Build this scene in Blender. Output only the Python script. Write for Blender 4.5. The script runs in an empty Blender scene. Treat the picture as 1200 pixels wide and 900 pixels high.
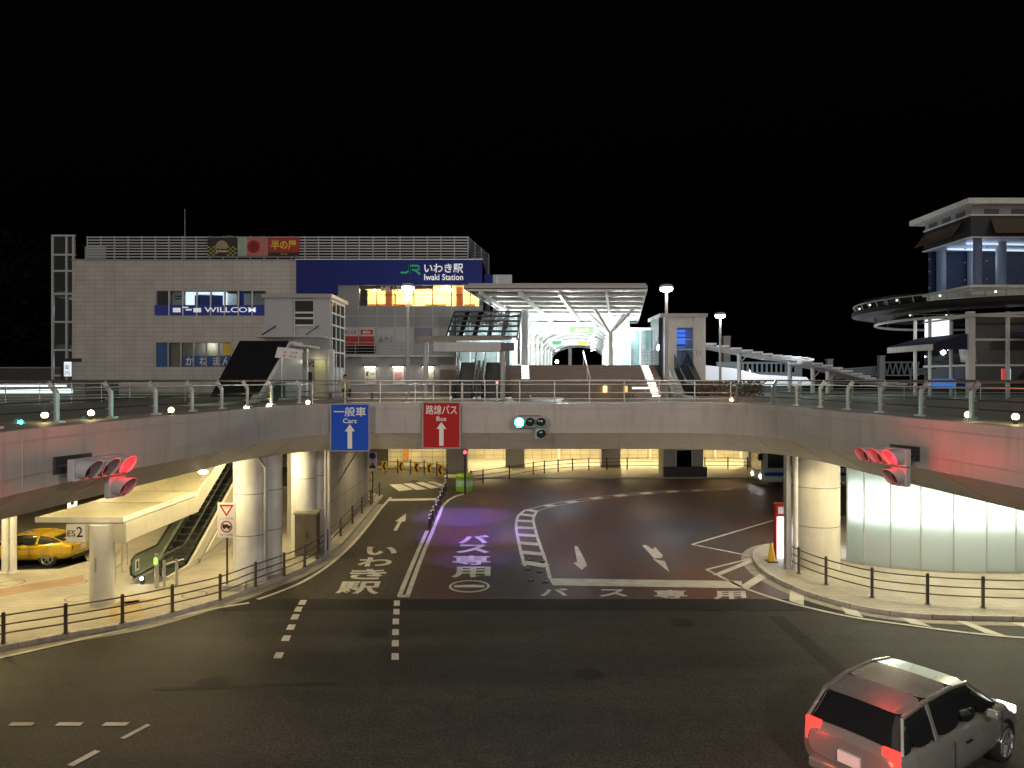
import bpy, math, random
from mathutils import Vector, Matrix
random.seed(7)
PI = math.pi
scene = bpy.context.scene
COL = scene.collection

# ------------------------------------------------------------------ camera, night sky, city glow, exposure
F, EYE, HZ = 850.0, 7.5, 445.0          # focal length in photo pixels, eye height, horizon row
cam_d = bpy.data.cameras.new('camera')
cam = bpy.data.objects.new('camera', cam_d); COL.objects.link(cam)
cam.location = (0, 0, EYE); cam.rotation_euler = (PI / 2, 0, 0)
cam_d.sensor_width = 36; cam_d.lens = 36 * F / 1200; cam_d.shift_y = -5 / 1200
cam_d.clip_start = 0.1; cam_d.clip_end = 2000
scene.camera = cam

world = bpy.data.worlds.new('World'); scene.world = world; world.use_nodes = True
nt = world.node_tree
bg = nt.nodes['Background']
sky = nt.nodes.new('ShaderNodeTexSky'); sky.sky_type = 'NISHITA'; sky.sun_disc = False
sky.sun_elevation = math.radians(-4); sky.sun_rotation = math.radians(200)
nt.links.new(sky.outputs['Color'], bg.inputs['Color']); bg.inputs['Strength'].default_value = 0.03

sun_d = bpy.data.lights.new('city_glow', 'SUN'); sun_d.energy = .82; sun_d.angle = math.radians(100)
sun_d.color = (1.0, 0.90, 0.80)
sun = bpy.data.objects.new('city_glow', sun_d); COL.objects.link(sun)
sun.rotation_euler = (math.radians(58), 0, math.radians(-6))

scene.view_settings.view_transform = 'Standard'; scene.view_settings.look = 'None'
scene.view_settings.exposure = 0.0; scene.view_settings.gamma = 1.0
scene.render.engine = 'CYCLES'
cy = scene.cycles
cy.max_bounces = 6; cy.diffuse_bounces = 3; cy.glossy_bounces = 3; cy.transmission_bounces = 4
cy.transparent_max_bounces = 24; cy.caustics_reflective = False; cy.caustics_refractive = False
cy.sample_clamp_indirect = 4.0
try:
    cy.use_denoising = True; cy.denoiser = 'OPENIMAGEDENOISE'
except Exception:
    pass

# ------------------------------------------------------------------ helpers: places
def G(px, py, z=0.0):
    Y = F * (EYE - z) / (py - HZ)
    return Vector(((px - 600) / F * Y, Y, z))
def P(px, py, Y):
    return Vector(((px - 600) * Y / F, Y, EYE + (HZ - py) * Y / F))
def XA(px, Y): return (px - 600) * Y / F
def ZA(py, Y): return EYE + (HZ - py) * Y / F

def smooth_line(pts, n=6):
    """Catmull-Rom through 2D points"""
    pts = [Vector(p[:2]) for p in pts]; out = []
    for i in range(len(pts) - 1):
        p0 = pts[max(i - 1, 0)]; p1 = pts[i]; p2 = pts[i + 1]; p3 = pts[min(i + 2, len(pts) - 1)]
        for k in range(n):
            t = k / n
            out.append(0.5 * ((2 * p1) + (p2 - p0) * t + (2 * p0 - 5 * p1 + 4 * p2 - p3) * t * t + (3 * p1 - p0 - 3 * p2 + p3) * t ** 3))
    out.append(pts[-1]); return out
def resample(pts, step):
    out = [pts[0].copy()]; acc = 0.0
    for a, b in zip(pts, pts[1:]):
        L = (b - a).length; d = step - acc
        while d <= L:
            out.append(a.lerp(b, d / L)); d += step
        acc = (acc + L) % step if L > 0 else acc
    return out
def normals2(pts):
    out = []
    for i in range(len(pts)):
        a = pts[max(i - 1, 0)]; b = pts[min(i + 1, len(pts) - 1)]
        t = (b - a).normalized(); out.append(Vector((-t.y, t.x)))     # left of the direction of travel
    return out
def offset(pts, d): return [p + n * d for p, n in zip(pts, normals2(pts))]

# ------------------------------------------------------------------ helpers: materials
MATS = {}
def _noise(nt, scale, detail=4, vec=None):
    n = nt.nodes.new('ShaderNodeTexNoise'); n.inputs['Scale'].default_value = scale; n.inputs['Detail'].default_value = detail
    if vec: nt.links.new(vec, n.inputs['Vector'])
    return n
def _mixc(nt, fac, a, b):
    m = nt.nodes.new('ShaderNodeMix'); m.data_type = 'RGBA'
    for v, k in ((a, 6), (b, 7)):
        if isinstance(v, tuple): m.inputs[k].default_value = (*v[:3], 1)
        else: nt.links.new(v, m.inputs[k])
    if isinstance(fac, float): m.inputs[0].default_value = fac
    else: nt.links.new(fac, m.inputs[0])
    return m.outputs[2]
def _ramp(nt, fac, lo, hi):
    r = nt.nodes.new('ShaderNodeMapRange'); r.inputs[1].default_value = lo; r.inputs[2].default_value = hi
    nt.links.new(fac, r.inputs[0]); return r.outputs[0]
def mat(name, col, rough=0.55, metal=0.0, var=0.14, scale=3.0, bump=0.0, bscale=60.0, coat=0.0, dirt=0.0, spec=None):
    if name in MATS: return MATS[name]
    m = bpy.data.materials.new(name); m.use_nodes = True; nt = m.node_tree
    b = nt.nodes['Principled BSDF']; b.inputs['Roughness'].default_value = rough; b.inputs['Metallic'].default_value = metal
    if coat: b.inputs['Coat Weight'].default_value = coat
    if spec is not None: b.inputs['Specular IOR Level'].default_value = spec
    tc = nt.nodes.new('ShaderNodeTexCoord')
    n = _noise(nt, scale, 6, tc.outputs['Object'])
    c0 = tuple(x * (1 - var) for x in col); c1 = tuple(min(1, x * (1 + var)) for x in col)
    c = _mixc(nt, _ramp(nt, n.outputs['Fac'], 0.3, 0.7), c0, c1)
    if dirt:
        mp = nt.nodes.new('ShaderNodeMapping'); mp.inputs['Scale'].default_value = (1.6, 1.6, 0.25)
        nt.links.new(tc.outputs['Object'], mp.inputs[0])
        d = _noise(nt, 2.2, 8, mp.outputs[0])
        c = _mixc(nt, _ramp(nt, d.outputs['Fac'], 0.52, 0.8), c, tuple(x * (1 - dirt) for x in col))
    nt.links.new(c, b.inputs['Base Color'])
    rr = _ramp(nt, n.outputs['Fac'], 0.2, 0.8)
    mr = nt.nodes.new('ShaderNodeMapRange'); mr.inputs[3].default_value = max(0.02, rough - 0.08); mr.inputs[4].default_value = min(1, rough + 0.08)
    nt.links.new(n.outputs['Fac'], mr.inputs[0]); nt.links.new(mr.outputs[0], b.inputs['Roughness'])
    if bump:
        bn = _noise(nt, bscale, 4, tc.outputs['Object']); bp = nt.nodes.new('ShaderNodeBump')
        bp.inputs['Strength'].default_value = bump; bp.inputs['Distance'].default_value = 0.02
        nt.links.new(bn.outputs['Fac'], bp.inputs['Height']); nt.links.new(bp.outputs['Normal'], b.inputs['Normal'])
    MATS[name] = m; return m
def glow(name, col, strength):
    if name in MATS: return MATS[name]
    m = bpy.data.materials.new(name); m.use_nodes = True; nt = m.node_tree
    b = nt.nodes['Principled BSDF']; b.inputs['Base Color'].default_value = (*[min(.8, x) for x in col], 1)
    b.inputs['Emission Color'].default_value = (*col, 1); b.inputs['Emission Strength'].default_value = strength
    MATS[name] = m; return m
def glass(name, tint=(0.85, 0.93, 0.9), gloss=0.12, rough=0.02, ior=1.4):
    if name in MATS: return MATS[name]
    m = bpy.data.materials.new(name); m.use_nodes = True; nt = m.node_tree
    nt.nodes.remove(nt.nodes['Principled BSDF']); out = nt.nodes['Material Output']
    t = nt.nodes.new('ShaderNodeBsdfTransparent'); t.inputs[0].default_value = (*tint, 1)
    g = nt.nodes.new('ShaderNodeBsdfGlossy'); g.inputs['Roughness'].default_value = rough; g.inputs[0].default_value = (.9, .95, 1, 1)
    fr = nt.nodes.new('ShaderNodeFresnel'); fr.inputs[0].default_value = ior
    ad = nt.nodes.new('ShaderNodeMath'); ad.operation = 'MAXIMUM'; ad.inputs[1].default_value = gloss
    nt.links.new(fr.outputs[0], ad.inputs[0])
    ge = nt.nodes.new('ShaderNodeNewGeometry'); iv = nt.nodes.new('ShaderNodeMath'); iv.operation = 'SUBTRACT'; iv.inputs[0].default_value = 1
    nt.links.new(ge.outputs['Backfacing'], iv.inputs[1]); ml = nt.nodes.new('ShaderNodeMath'); ml.operation = 'MULTIPLY'
    nt.links.new(ad.outputs[0], ml.inputs[0]); nt.links.new(iv.outputs[0], ml.inputs[1])
    mx = nt.nodes.new('ShaderNodeMixShader'); nt.links.new(ml.outputs[0], mx.inputs[0])
    nt.links.new(t.outputs[0], mx.inputs[1]); nt.links.new(g.outputs[0], mx.inputs[2]); nt.links.new(mx.outputs[0], out.inputs[0])
    MATS[name] = m; return m
def frosted(name, col, trans=0.6):
    if name in MATS: return MATS[name]
    m = bpy.data.materials.new(name); m.use_nodes = True; nt = m.node_tree
    nt.nodes.remove(nt.nodes['Principled BSDF']); out = nt.nodes['Material Output']
    t = nt.nodes.new('ShaderNodeBsdfTranslucent'); t.inputs[0].default_value = (*col, 1)
    d = nt.nodes.new('ShaderNodeBsdfDiffuse'); d.inputs[0].default_value = (*[x * .75 for x in col], 1)
    g = nt.nodes.new('ShaderNodeBsdfGlossy'); g.inputs['Roughness'].default_value = .12
    mx = nt.nodes.new('ShaderNodeMixShader'); mx.inputs[0].default_value = trans
    nt.links.new(d.outputs[0], mx.inputs[1]); nt.links.new(t.outputs[0], mx.inputs[2])
    m2 = nt.nodes.new('ShaderNodeMixShader'); m2.inputs[0].default_value = .07
    nt.links.new(mx.outputs[0], m2.inputs[1]); nt.links.new(g.outputs[0], m2.inputs[2]); nt.links.new(m2.outputs[0], out.inputs[0])
    MATS[name] = m; return m
def brickmat(name, c1, c2, mortar, bw, bh, plane='XZ', rough=0.6, off=0.0, msize=0.012, var=.1, bump=.3):
    if name in MATS: return MATS[name]
    m = bpy.data.materials.new(name); m.use_nodes = True; nt = m.node_tree
    b = nt.nodes['Principled BSDF']; b.inputs['Roughness'].default_value = rough
    tc = nt.nodes.new('ShaderNodeTexCoord'); v = tc.outputs['Object']
    if plane != 'XY':
        s = nt.nodes.new('ShaderNodeSeparateXYZ'); nt.links.new(v, s.inputs[0]); c = nt.nodes.new('ShaderNodeCombineXYZ')
        if plane == 'XZ': nt.links.new(s.outputs[0], c.inputs[0])
        else: nt.links.new(s.outputs[1], c.inputs[0])
        nt.links.new(s.outputs[2], c.inputs[1]); v2 = c.outputs[0]
    else: v2 = v
    br = nt.nodes.new('ShaderNodeTexBrick'); br.offset = off; br.squash = 1
    br.inputs['Scale'].default_value = 1; br.inputs['Brick Width'].default_value = bw; br.inputs['Row Height'].default_value = bh
    br.inputs['Mortar Size'].default_value = msize; br.inputs['Mortar Smooth'].default_value = .1
    br.inputs['Color1'].default_value = (*c1, 1); br.inputs['Color2'].default_value = (*c2, 1); br.inputs['Mortar'].default_value = (*mortar, 1)
    nt.links.new(v2, br.inputs['Vector'])
    n = _noise(nt, .6, 8, v)
    dark = _mixc(nt, _ramp(nt, n.outputs['Fac'], .3, .75), (1 - var,) * 3, (1 + var * .5,) * 3)
    mu = nt.nodes.new('ShaderNodeMix'); mu.data_type = 'RGBA'; mu.blend_type = 'MULTIPLY'; mu.inputs[0].default_value = 1
    nt.links.new(br.outputs['Color'], mu.inputs[6]); nt.links.new(dark, mu.inputs[7]); nt.links.new(mu.outputs[2], b.inputs['Base Color'])
    if bump:
        bp = nt.nodes.new('ShaderNodeBump'); bp.inputs['Strength'].default_value = bump; bp.inputs['Distance'].default_value = .01; bp.invert = True
        nt.links.new(br.outputs['Fac'], bp.inputs['Height']); nt.links.new(bp.outputs['Normal'], b.inputs['Normal'])
    MATS[name] = m; return m
def asphalt(name, base, worn, rough=0.62, patch=0.22, stretch=(1, .25, 1), lo=.38, hi=.64, spec=.12):
    if name in MATS: return MATS[name]
    m = bpy.data.materials.new(name); m.use_nodes = True; nt = m.node_tree
    b = nt.nodes['Principled BSDF']; b.inputs['Specular IOR Level'].default_value = spec
    tc = nt.nodes.new('ShaderNodeTexCoord'); v = tc.outputs['Object']
    mp = nt.nodes.new('ShaderNodeMapping'); mp.inputs['Scale'].default_value = stretch; nt.links.new(v, mp.inputs[0])
    big = _noise(nt, patch, 9, mp.outputs[0]); big.inputs['Roughness'].default_value = .62
    fine = _noise(nt, 16, 6, v); fine.inputs['Roughness'].default_value = .75; mid = _noise(nt, 2.2, 9, v); mid.inputs['Roughness'].default_value = .7
    c = _mixc(nt, _ramp(nt, big.outputs['Fac'], lo, hi), base, worn)
    sp = _mixc(nt, _ramp(nt, fine.outputs['Fac'], .36, .64), (.38,) * 3, (1.7,) * 3)
    mu = nt.nodes.new('ShaderNodeMix'); mu.data_type = 'RGBA'; mu.blend_type = 'MULTIPLY'; mu.inputs[0].default_value = 1
    nt.links.new(c, mu.inputs[6]); nt.links.new(sp, mu.inputs[7])
    sp2 = _mixc(nt, _ramp(nt, mid.outputs['Fac'], .32, .68), (.72,) * 3, (1.25,) * 3)
    m2 = nt.nodes.new('ShaderNodeMix'); m2.data_type = 'RGBA'; m2.blend_type = 'MULTIPLY'; m2.inputs[0].default_value = 1
    nt.links.new(mu.outputs[2], m2.inputs[6]); nt.links.new(sp2, m2.inputs[7])
    vo = nt.nodes.new('ShaderNodeTexVoronoi'); vo.feature = 'DISTANCE_TO_EDGE'; vo.inputs['Scale'].default_value = .16
    wob = _noise(nt, .9, 6, v); va = nt.nodes.new('ShaderNodeVectorMath'); va.operation = 'MULTIPLY_ADD'; va.inputs[1].default_value = (2.2, 2.2, 0)
    nt.links.new(wob.outputs['Color'], va.inputs[0]); nt.links.new(v, va.inputs[2]); nt.links.new(va.outputs[0], vo.inputs['Vector'])
    gate = _noise(nt, .11, 2, v)                                      # cracks only here and there
    ck = nt.nodes.new('ShaderNodeMath'); ck.operation = 'MAXIMUM'
    nt.links.new(_ramp(nt, vo.outputs['Distance'], .0, .007), ck.inputs[0]); nt.links.new(_ramp(nt, gate.outputs['Fac'], .56, .52), ck.inputs[1])
    m3 = nt.nodes.new('ShaderNodeMix'); m3.data_type = 'RGBA'; m3.blend_type = 'MULTIPLY'; m3.inputs[0].default_value = 1
    nt.links.new(m2.outputs[2], m3.inputs[6]); nt.links.new(_mixc(nt, ck.outputs[0], (.62,) * 3, (1.0,) * 3), m3.inputs[7])
    nt.links.new(m3.outputs[2], b.inputs['Base Color'])
    mr = nt.nodes.new('ShaderNodeMapRange'); mr.inputs[3].default_value = rough - .1; mr.inputs[4].default_value = rough + .12
    nt.links.new(mid.outputs['Fac'], mr.inputs[0]); nt.links.new(mr.outputs[0], b.inputs['Roughness'])
    bp = nt.nodes.new('ShaderNodeBump'); bp.inputs['Strength'].default_value = .5; bp.inputs['Distance'].default_value = .012
    nt.links.new(fine.outputs['Fac'], bp.inputs['Height']); nt.links.new(bp.outputs['Normal'], b.inputs['Normal'])
    MATS[name] = m; return m
def paintmat(name, col, wear=.45):
    """road paint that lets some asphalt through where tyres wore it"""
    if name in MATS: return MATS[name]
    m = bpy.data.materials.new(name); m.use_nodes = True; nt = m.node_tree
    b = nt.nodes['Principled BSDF']; b.inputs['Roughness'].default_value = .6
    tc = nt.nodes.new('ShaderNodeTexCoord'); n = _noise(nt, 1.3, 10, tc.outputs['Object']); n.inputs['Roughness'].default_value = .75
    n2 = _noise(nt, 30, 3, tc.outputs['Object'])
    ad = nt.nodes.new('ShaderNodeMath'); ad.operation = 'MULTIPLY_ADD'; ad.inputs[1].default_value = .35
    nt.links.new(n2.outputs['Fac'], ad.inputs[0]); nt.links.new(n.outputs['Fac'], ad.inputs[2])
    c = _mixc(nt, _ramp(nt, ad.outputs[0], .62, .92), col, tuple(x * (1 - wear) for x in col))
    nt.links.new(c, b.inputs['Base Color']); MATS[name] = m; return m

# ------------------------------------------------------------------ helpers: meshes and things
class B:
    def __init__(s): s.v = []; s.f = []; s.m = []; s.s = []
    def add(s, vs, fs, m=0, smooth=False):
        k = len(s.v); s.v += [Vector(v) for v in vs]
        for f in fs: s.f.append([i + k for i in f]); s.m.append(m); s.s.append(smooth)
        return s
    def box(s, x0, x1, y0, y1, z0, z1, m=0):
        return s.add([(x0, y0, z0), (x1, y0, z0), (x1, y1, z0), (x0, y1, z0), (x0, y0, z1), (x1, y0, z1), (x1, y1, z1), (x0, y1, z1)],
                     [(3, 2, 1, 0), (4, 5, 6, 7), (0, 1, 5, 4), (1, 2, 6, 5), (2, 3, 7, 6), (3, 0, 4, 7)], m)
    def obox(s, c, sx, sy, sz, rz=0, m=0, rx=0, ry=0):
        M = Matrix.Translation(c) @ Matrix.Rotation(rz, 4, 'Z') @ Matrix.Rotation(ry, 4, 'Y') @ Matrix.Rotation(rx, 4, 'X')
        q = [(-1, -1, -1), (1, -1, -1), (1, 1, -1), (-1, 1, -1), (-1, -1, 1), (1, -1, 1), (1, 1, 1), (-1, 1, 1)]
        return s.add([M @ Vector((a * sx / 2, b * sy / 2, d * sz / 2)) for a, b, d in q],
                     [(3, 2, 1, 0), (4, 5, 6, 7), (0, 1, 5, 4), (1, 2, 6, 5), (2, 3, 7, 6), (3, 0, 4, 7)], m)
    def bar(s, a, b, w, h=None, m=0):
        a, b = Vector(a), Vector(b); h = h or w; d = (b - a)
        if d.length < 1e-6: return s
        d.normalize(); up = Vector((0, 0, 1)) if abs(d.z) < .95 else Vector((0, 1, 0))
        r = d.cross(up).normalized(); u = r.cross(d).normalized()
        vs = [p + r * (i * w / 2) + u * (j * h / 2) for p in (a, b) for i, j in ((-1, -1), (1, -1), (1, 1), (-1, 1))]
        return s.add(vs, [(3, 2, 1, 0), (4, 5, 6, 7), (0, 1, 5, 4), (1, 2, 6, 5), (2, 3, 7, 6), (3, 0, 4, 7)], m)
    def cyl(s, a, b, r0, r1=None, n=14, m=0, caps=True):
        a, b = Vector(a), Vector(b); r1 = r0 if r1 is None else r1; d = (b - a).normalized()
        up = Vector((0, 0, 1)) if abs(d.z) < .95 else Vector((0, 1, 0)); r = d.cross(up).normalized(); u = r.cross(d)
        vs = [p + (r * math.cos(2 * PI * i / n) + u * math.sin(2 * PI * i / n)) * rr for p, rr in ((a, r0), (b, r1)) for i in range(n)]
        s.add(vs, [(i, (i + 1) % n, n + (i + 1) % n, n + i) for i in range(n)], m, True)
        if caps: s.add(vs, [tuple(range(n))[::-1], tuple(range(n, 2 * n))], m)
        return s
    def tube(s, pts, r, n=8, m=0, closed=False):
        pts = [Vector(p) for p in pts]; vs = []; N = len(pts)
        for i, p in enumerate(pts):
            a = pts[(i - 1) % N] if closed else pts[max(i - 1, 0)]; b = pts[(i + 1) % N] if closed else pts[min(i + 1, N - 1)]
            d = (b - a).normalized(); up = Vector((0, 0, 1)) if abs(d.z) < .9 else Vector((0, 1, 0))
            q = d.cross(up).normalized(); u = q.cross(d)
            vs += [p + (q * math.cos(2 * PI * k / n) + u * math.sin(2 * PI * k / n)) * r for k in range(n)]
        fs = []
        for i in range(N if closed else N - 1):
            j = (i + 1) % N
            fs += [(i * n + k, i * n + (k + 1) % n, j * n + (k + 1) % n, j * n + k) for k in range(n)]
        s.add(vs, fs, m, True)
        if not closed: s.add(vs, [tuple(range(n))[::-1], tuple(range((N - 1) * n, N * n))], m)
        return s
    def ext(s, pts, vec, m=0, ms=None):
        """a polygon swept along a vector"""
        pts = [Vector(p) for p in pts]; v = Vector(vec); n = len(pts)
        s.add(pts + [p + v for p in pts], [tuple(range(n))[::-1], tuple(range(n, 2 * n))], m)
        return s.add(pts + [p + v for p in pts], [(i, (i + 1) % n, n + (i + 1) % n, n + i) for i in range(n)], m if ms is None else ms)
    def face(s, pts, m=0):
        return s.add(pts, [tuple(range(len(pts)))], m)
    def ribbon(s, A, Bp, m=0, closed=False, smooth=False):
        n = len(A); vs = list(A) + list(Bp)
        return s.add(vs, [(i, (i + 1) % n, n + (i + 1) % n, n + i) for i in range(n if closed else n - 1)], m, smooth)
    def stripe(s, pts, w, z, m=0):
        """painted line of width w centred on 2D points"""
        pts = [Vector(p[:2]) for p in pts]; a = offset(pts, w / 2); b = offset(pts, -w / 2)
        return s.ribbon([Vector((p.x, p.y, z)) for p in a], [Vector((p.x, p.y, z)) for p in b], m)
    def sphere(s, c, r, nu=14, nv=9, m=0, sc=(1, 1, 1)):
        c = Vector(c); vs = []
        for j in range(nv + 1):
            t = PI * j / nv
            for i in range(nu):
                p = 2 * PI * i / nu; vs.append(c + Vector((math.sin(t) * math.cos(p) * sc[0], math.sin(t) * math.sin(p) * sc[1], math.cos(t) * sc[2])) * r)
        return s.add(vs, [(j * nu + i, j * nu + (i + 1) % nu, (j + 1) * nu + (i + 1) % nu, (j + 1) * nu + i) for j in range(nv) for i in range(nu)], m, True)
    def lathe(s, prof, c, n=16, m=0, caps=True):
        c = Vector(c); vs = [c + Vector((r * math.cos(2 * PI * i / n), r * math.sin(2 * PI * i / n), z)) for r, z in prof for i in range(n)]; k = len(prof)
        s.add(vs, [(j * n + i, j * n + (i + 1) % n, (j + 1) * n + (i + 1) % n, (j + 1) * n + i) for j in range(k - 1) for i in range(n)], m, True)
        if caps: s.add(vs, [tuple(range(n))[::-1], tuple(range((k - 1) * n, k * n))], m)
        return s
    def text(s, body, fn, m=0, bold=0.0):
        """flat lettering: fn maps the unit box (0..1, 0..1) of the word to space"""
        vs, fs = glyphs(body, bold)
        return s.add([fn(x, y) for x, y in vs], fs, m)
    def sign(s, body, o, r, u, w, h, m=0, bold=0.0):
        o, r, u = Vector(o), Vector(r), Vector(u)
        return s.text(body, lambda x, y: o + r * (x * w) + u * (y * h), m, bold)
    def build(s, name, mats, parent=None, local=False, bevel=0.0, weld=False):
        me = bpy.data.meshes.new(name)
        mats = mats if isinstance(mats, (list, tuple)) else [mats]
        vs = s.v
        if parent is not None and not local:
            Mi = WM[parent.name].inverted(); vs = [Mi @ v for v in vs]
        me.from_pydata([tuple(v) for v in vs], [], s.f)
        for q in mats: me.materials.append(q)
        me.polygons.foreach_set('material_index', s.m); me.polygons.foreach_set('use_smooth', s.s); me.update()
        o = bpy.data.objects.new(name, me); COL.objects.link(o)
        if parent is not None: o.parent = parent; WM[o.name] = WM[parent.name]
        else: WM[o.name] = Matrix()
        if bevel:
            bv = o.modifiers.new('bevel', 'BEVEL'); bv.width = bevel; bv.segments = 2; bv.limit_method = 'ANGLE'; bv.angle_limit = math.radians(40)
        return o
GL = {}
def glyphs(body, bold):
    k = (body, bold)
    if k in GL: return GL[k]
    c = bpy.data.curves.new('lettering', 'FONT'); c.body = body; c.resolution_u = 3; c.offset = bold; c.dimensions = '2D'; c.fill_mode = 'FRONT'
    o = bpy.data.objects.new('lettering', c); COL.objects.link(o)
    me = o.to_mesh(); vs = [(v.co.x, v.co.y) for v in me.vertices]; fs = [tuple(p.vertices) for p in me.polygons]
    o.to_mesh_clear(); bpy.data.objects.remove(o); bpy.data.curves.remove(c)
    x0 = min(v[0] for v in vs); x1 = max(v[0] for v in vs); y0 = min(v[1] for v in vs); y1 = max(v[1] for v in vs)
    GL[k] = ([((x - x0) / (x1 - x0), (y - y0) / max(y1 - y0, 1e-6)) for x, y in vs], fs); return GL[k]
WM = {}
def tag(o, label=None, cat=None, group=None, kind=None):
    if label: o['label'] = label
    if cat: o['category'] = cat
    if group: o['group'] = group
    if kind: o['kind'] = kind
    return o
def struct(o): o['kind'] = 'structure'; return o
def thing(name, label, cat, loc=(0, 0, 0), rz=0.0, group=None):
    o = bpy.data.objects.new(name, None); COL.objects.link(o); o.location = loc; o.rotation_euler = (0, 0, rz); o.empty_display_size = .3
    WM[o.name] = Matrix.Translation(loc) @ Matrix.Rotation(rz, 4, 'Z')
    return tag(o, label, cat, group)
def dup(root, loc, rz=0.0, label=None):
    r = root.copy(); COL.objects.link(r); r.location = loc; r.rotation_euler = (0, 0, rz)
    if label: r['label'] = label
    for ch in root.children:
        c = ch.copy(); COL.objects.link(c); c.parent = r
        for g in ch.children:
            d = g.copy(); COL.objects.link(d); d.parent = c
    WM[r.name] = Matrix.Translation(loc) @ Matrix.Rotation(rz, 4, 'Z')
    return r
def lamp(name, kind, loc, energy, col, radius=.15, to=None, size=1.0, blend=.6, parent=None, local=False):
    d = bpy.data.lights.new(name, kind); d.energy = energy; d.color = col
    if kind in ('POINT', 'SPOT'): d.shadow_soft_size = radius
    if kind == 'SPOT': d.spot_size = size; d.spot_blend = blend
    o = bpy.data.objects.new(name, d); COL.objects.link(o)
    loc = Vector(loc)
    if parent is not None:
        o.parent = parent
        if not local:
            loc = WM[parent.name].inverted() @ loc
            if to is not None: to = WM[parent.name].inverted() @ Vector(to)
    o.location = loc
    if to is not None: o.rotation_euler = (Vector(to) - loc).to_track_quat('-Z', 'Y').to_euler()
    return o
X_, Y_, Z_ = Vector((1, 0, 0)), Vector((0, 1, 0)), Vector((0, 0, 1))
WARM, WHITE, COOL = (1.0, .80, .42), (1.0, .95, .86), (.80, .95, 1.0)

# ------------------------------------------------------------------ palette
m_conc = mat('pale_concrete', (.42, .40, .36), .7, var=.1, dirt=.3, bump=.2)
m_fascia = mat('deck_fascia_paint', (.45, .42, .405), .42, var=.06, scale=.8, dirt=.26)
m_fjoint = mat('fascia_joint', (.39, .365, .35), .6)
m_joint = mat('dark_joint', (.12, .115, .11), .7)
m_soffit = mat('soffit_panel', (.74, .70, .63), .5, var=.06, dirt=.15)
m_deckfloor = mat('deck_floor_paving', (.22, .19, .17), .6, var=.15, scale=2, bump=.2)
m_steel = mat('brushed_steel', (.62, .62, .61), .32, metal=.9, var=.06, scale=20)
m_steelpaint = mat('grey_steel_paint', (.36, .36, .37), .4, var=.05)
m_brownpost = mat('brown_grey_post', (.10, .085, .075), .45, metal=.3)
m_black = mat('black_plastic', (.02, .02, .021), .5)
m_dark = mat('dark_metal', (.05, .05, .055), .42, metal=.4)
m_white = mat('white_paint', (.70, .70, .69), .45, var=.07, dirt=.22)
m_ltgrey = mat('light_grey_panel', (.45, .46, .49), .4, var=.04, scale=1, dirt=.08)
m_grey = mat('mid_grey_panel', (.24, .24, .24), .45, var=.06)
m_paint = paintmat('road_paint_white', (.62, .60, .54))
m_blue = mat('sign_blue', (.0, .075, .60), .75, var=.03)
m_red = mat('sign_red', (.44, .008, .008), .75, var=.03)
m_signwhite = mat('sign_white', (.8, .8, .8), .45, var=.02)
m_signblack = mat('sign_black', (.015, .015, .015), .5, var=.02)
m_yellow = mat('sign_yellow', (.75, .48, .03), .45, var=.05)
m_railglass = glass('railing_glass', (.84, .9, .87), .05, ior=1.22)
m_winglass = glass('window_glass', (.75, .8, .82), .02)
m_darkglass = glass('dark_window_glass', (.18, .21, .26), .04)
m_gutter = mat('gutter_concrete', (.30, .28, .24), .75, var=.15, dirt=.35, bump=.2)
m_kerb = mat('kerb_stone', (.42, .40, .36), .75, var=.14, scale=5, dirt=.4, bump=.25)
m_pave = brickmat('pavement_pavers', (.42, .385, .32), (.38, .35, .295), (.24, .22, .185), .6, .3, 'XY', .7, .5, .008, .22, .25)
m_asph = asphalt('road_asphalt', (.034, .0325, .030), (.056, .052, .046), rough=.6, patch=.5, stretch=(.16, .9, 1))
m_asph2 = asphalt('car_lane_asphalt', (.046, .041, .034), (.070, .063, .052), patch=.5, stretch=(1, .12, 1))
m_strip = asphalt('new_asphalt_strip', (.022, .0215, .021), (.028, .027, .026))
m_busroad = asphalt('red_bus_pavement', (.120, .046, .034), (.046, .049, .060), rough=.48, patch=.16, stretch=(1, .4, 1), lo=.36, hi=.56, spec=.4)
# ================================================================== THE SETTING
struct(B().face([(-400, -60, -.02), (400, -60, -.02), (400, 700, -.02), (-400, 700, -.02)]).build('ground', asphalt('far_ground', (.03, .03, .03), (.045, .043, .04))))
# main road in front of the terminal mouth
struct(B().face([(-60, -10, 0), (60, -10, 0), (60, 24.7, 0), (-60, 24.7, 0)]).build('road', m_asph))
def gp(*q, z=0.0): return [Vector((p.x, p.y, z)) for p in (G(a, b) for a, b in q)]
# car lane and bus terminal pavement
lane_edge = [G(478, 702).xy, G(492, 660).xy, G(507, 620).xy, G(520, 590).xy, G(533, 580).xy, G(552, 575).xy]
car = [(-14, 24.7), (lane_edge[0].x, 24.7)] + [tuple(p) for p in lane_edge] + [(-3, 56), (-3, 62), (-40, 62), (-40, 46), (-14, 46)]
struct(B().face([(x, y, .004) for x, y in car]).build('car_lane', m_asph2))
bus = [(lane_edge[0].x, 24.7), (30, 24.7), (46, 62), (-3, 62), (-3, 56)] + [tuple(p) for p in lane_edge[::-1][:-1]]
struct(B().face([(x, y, .006) for x, y in bus]).build('bus_road', m_busroad))
# strip of fresh asphalt across the terminal mouth
struct(B().face([(-9.5, 23.55, .008), (11.5, 23.55, .008), (11.7, 24.78, .010), (-9.2, 24.78, .010)]).build('road_joint', m_strip))

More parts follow.
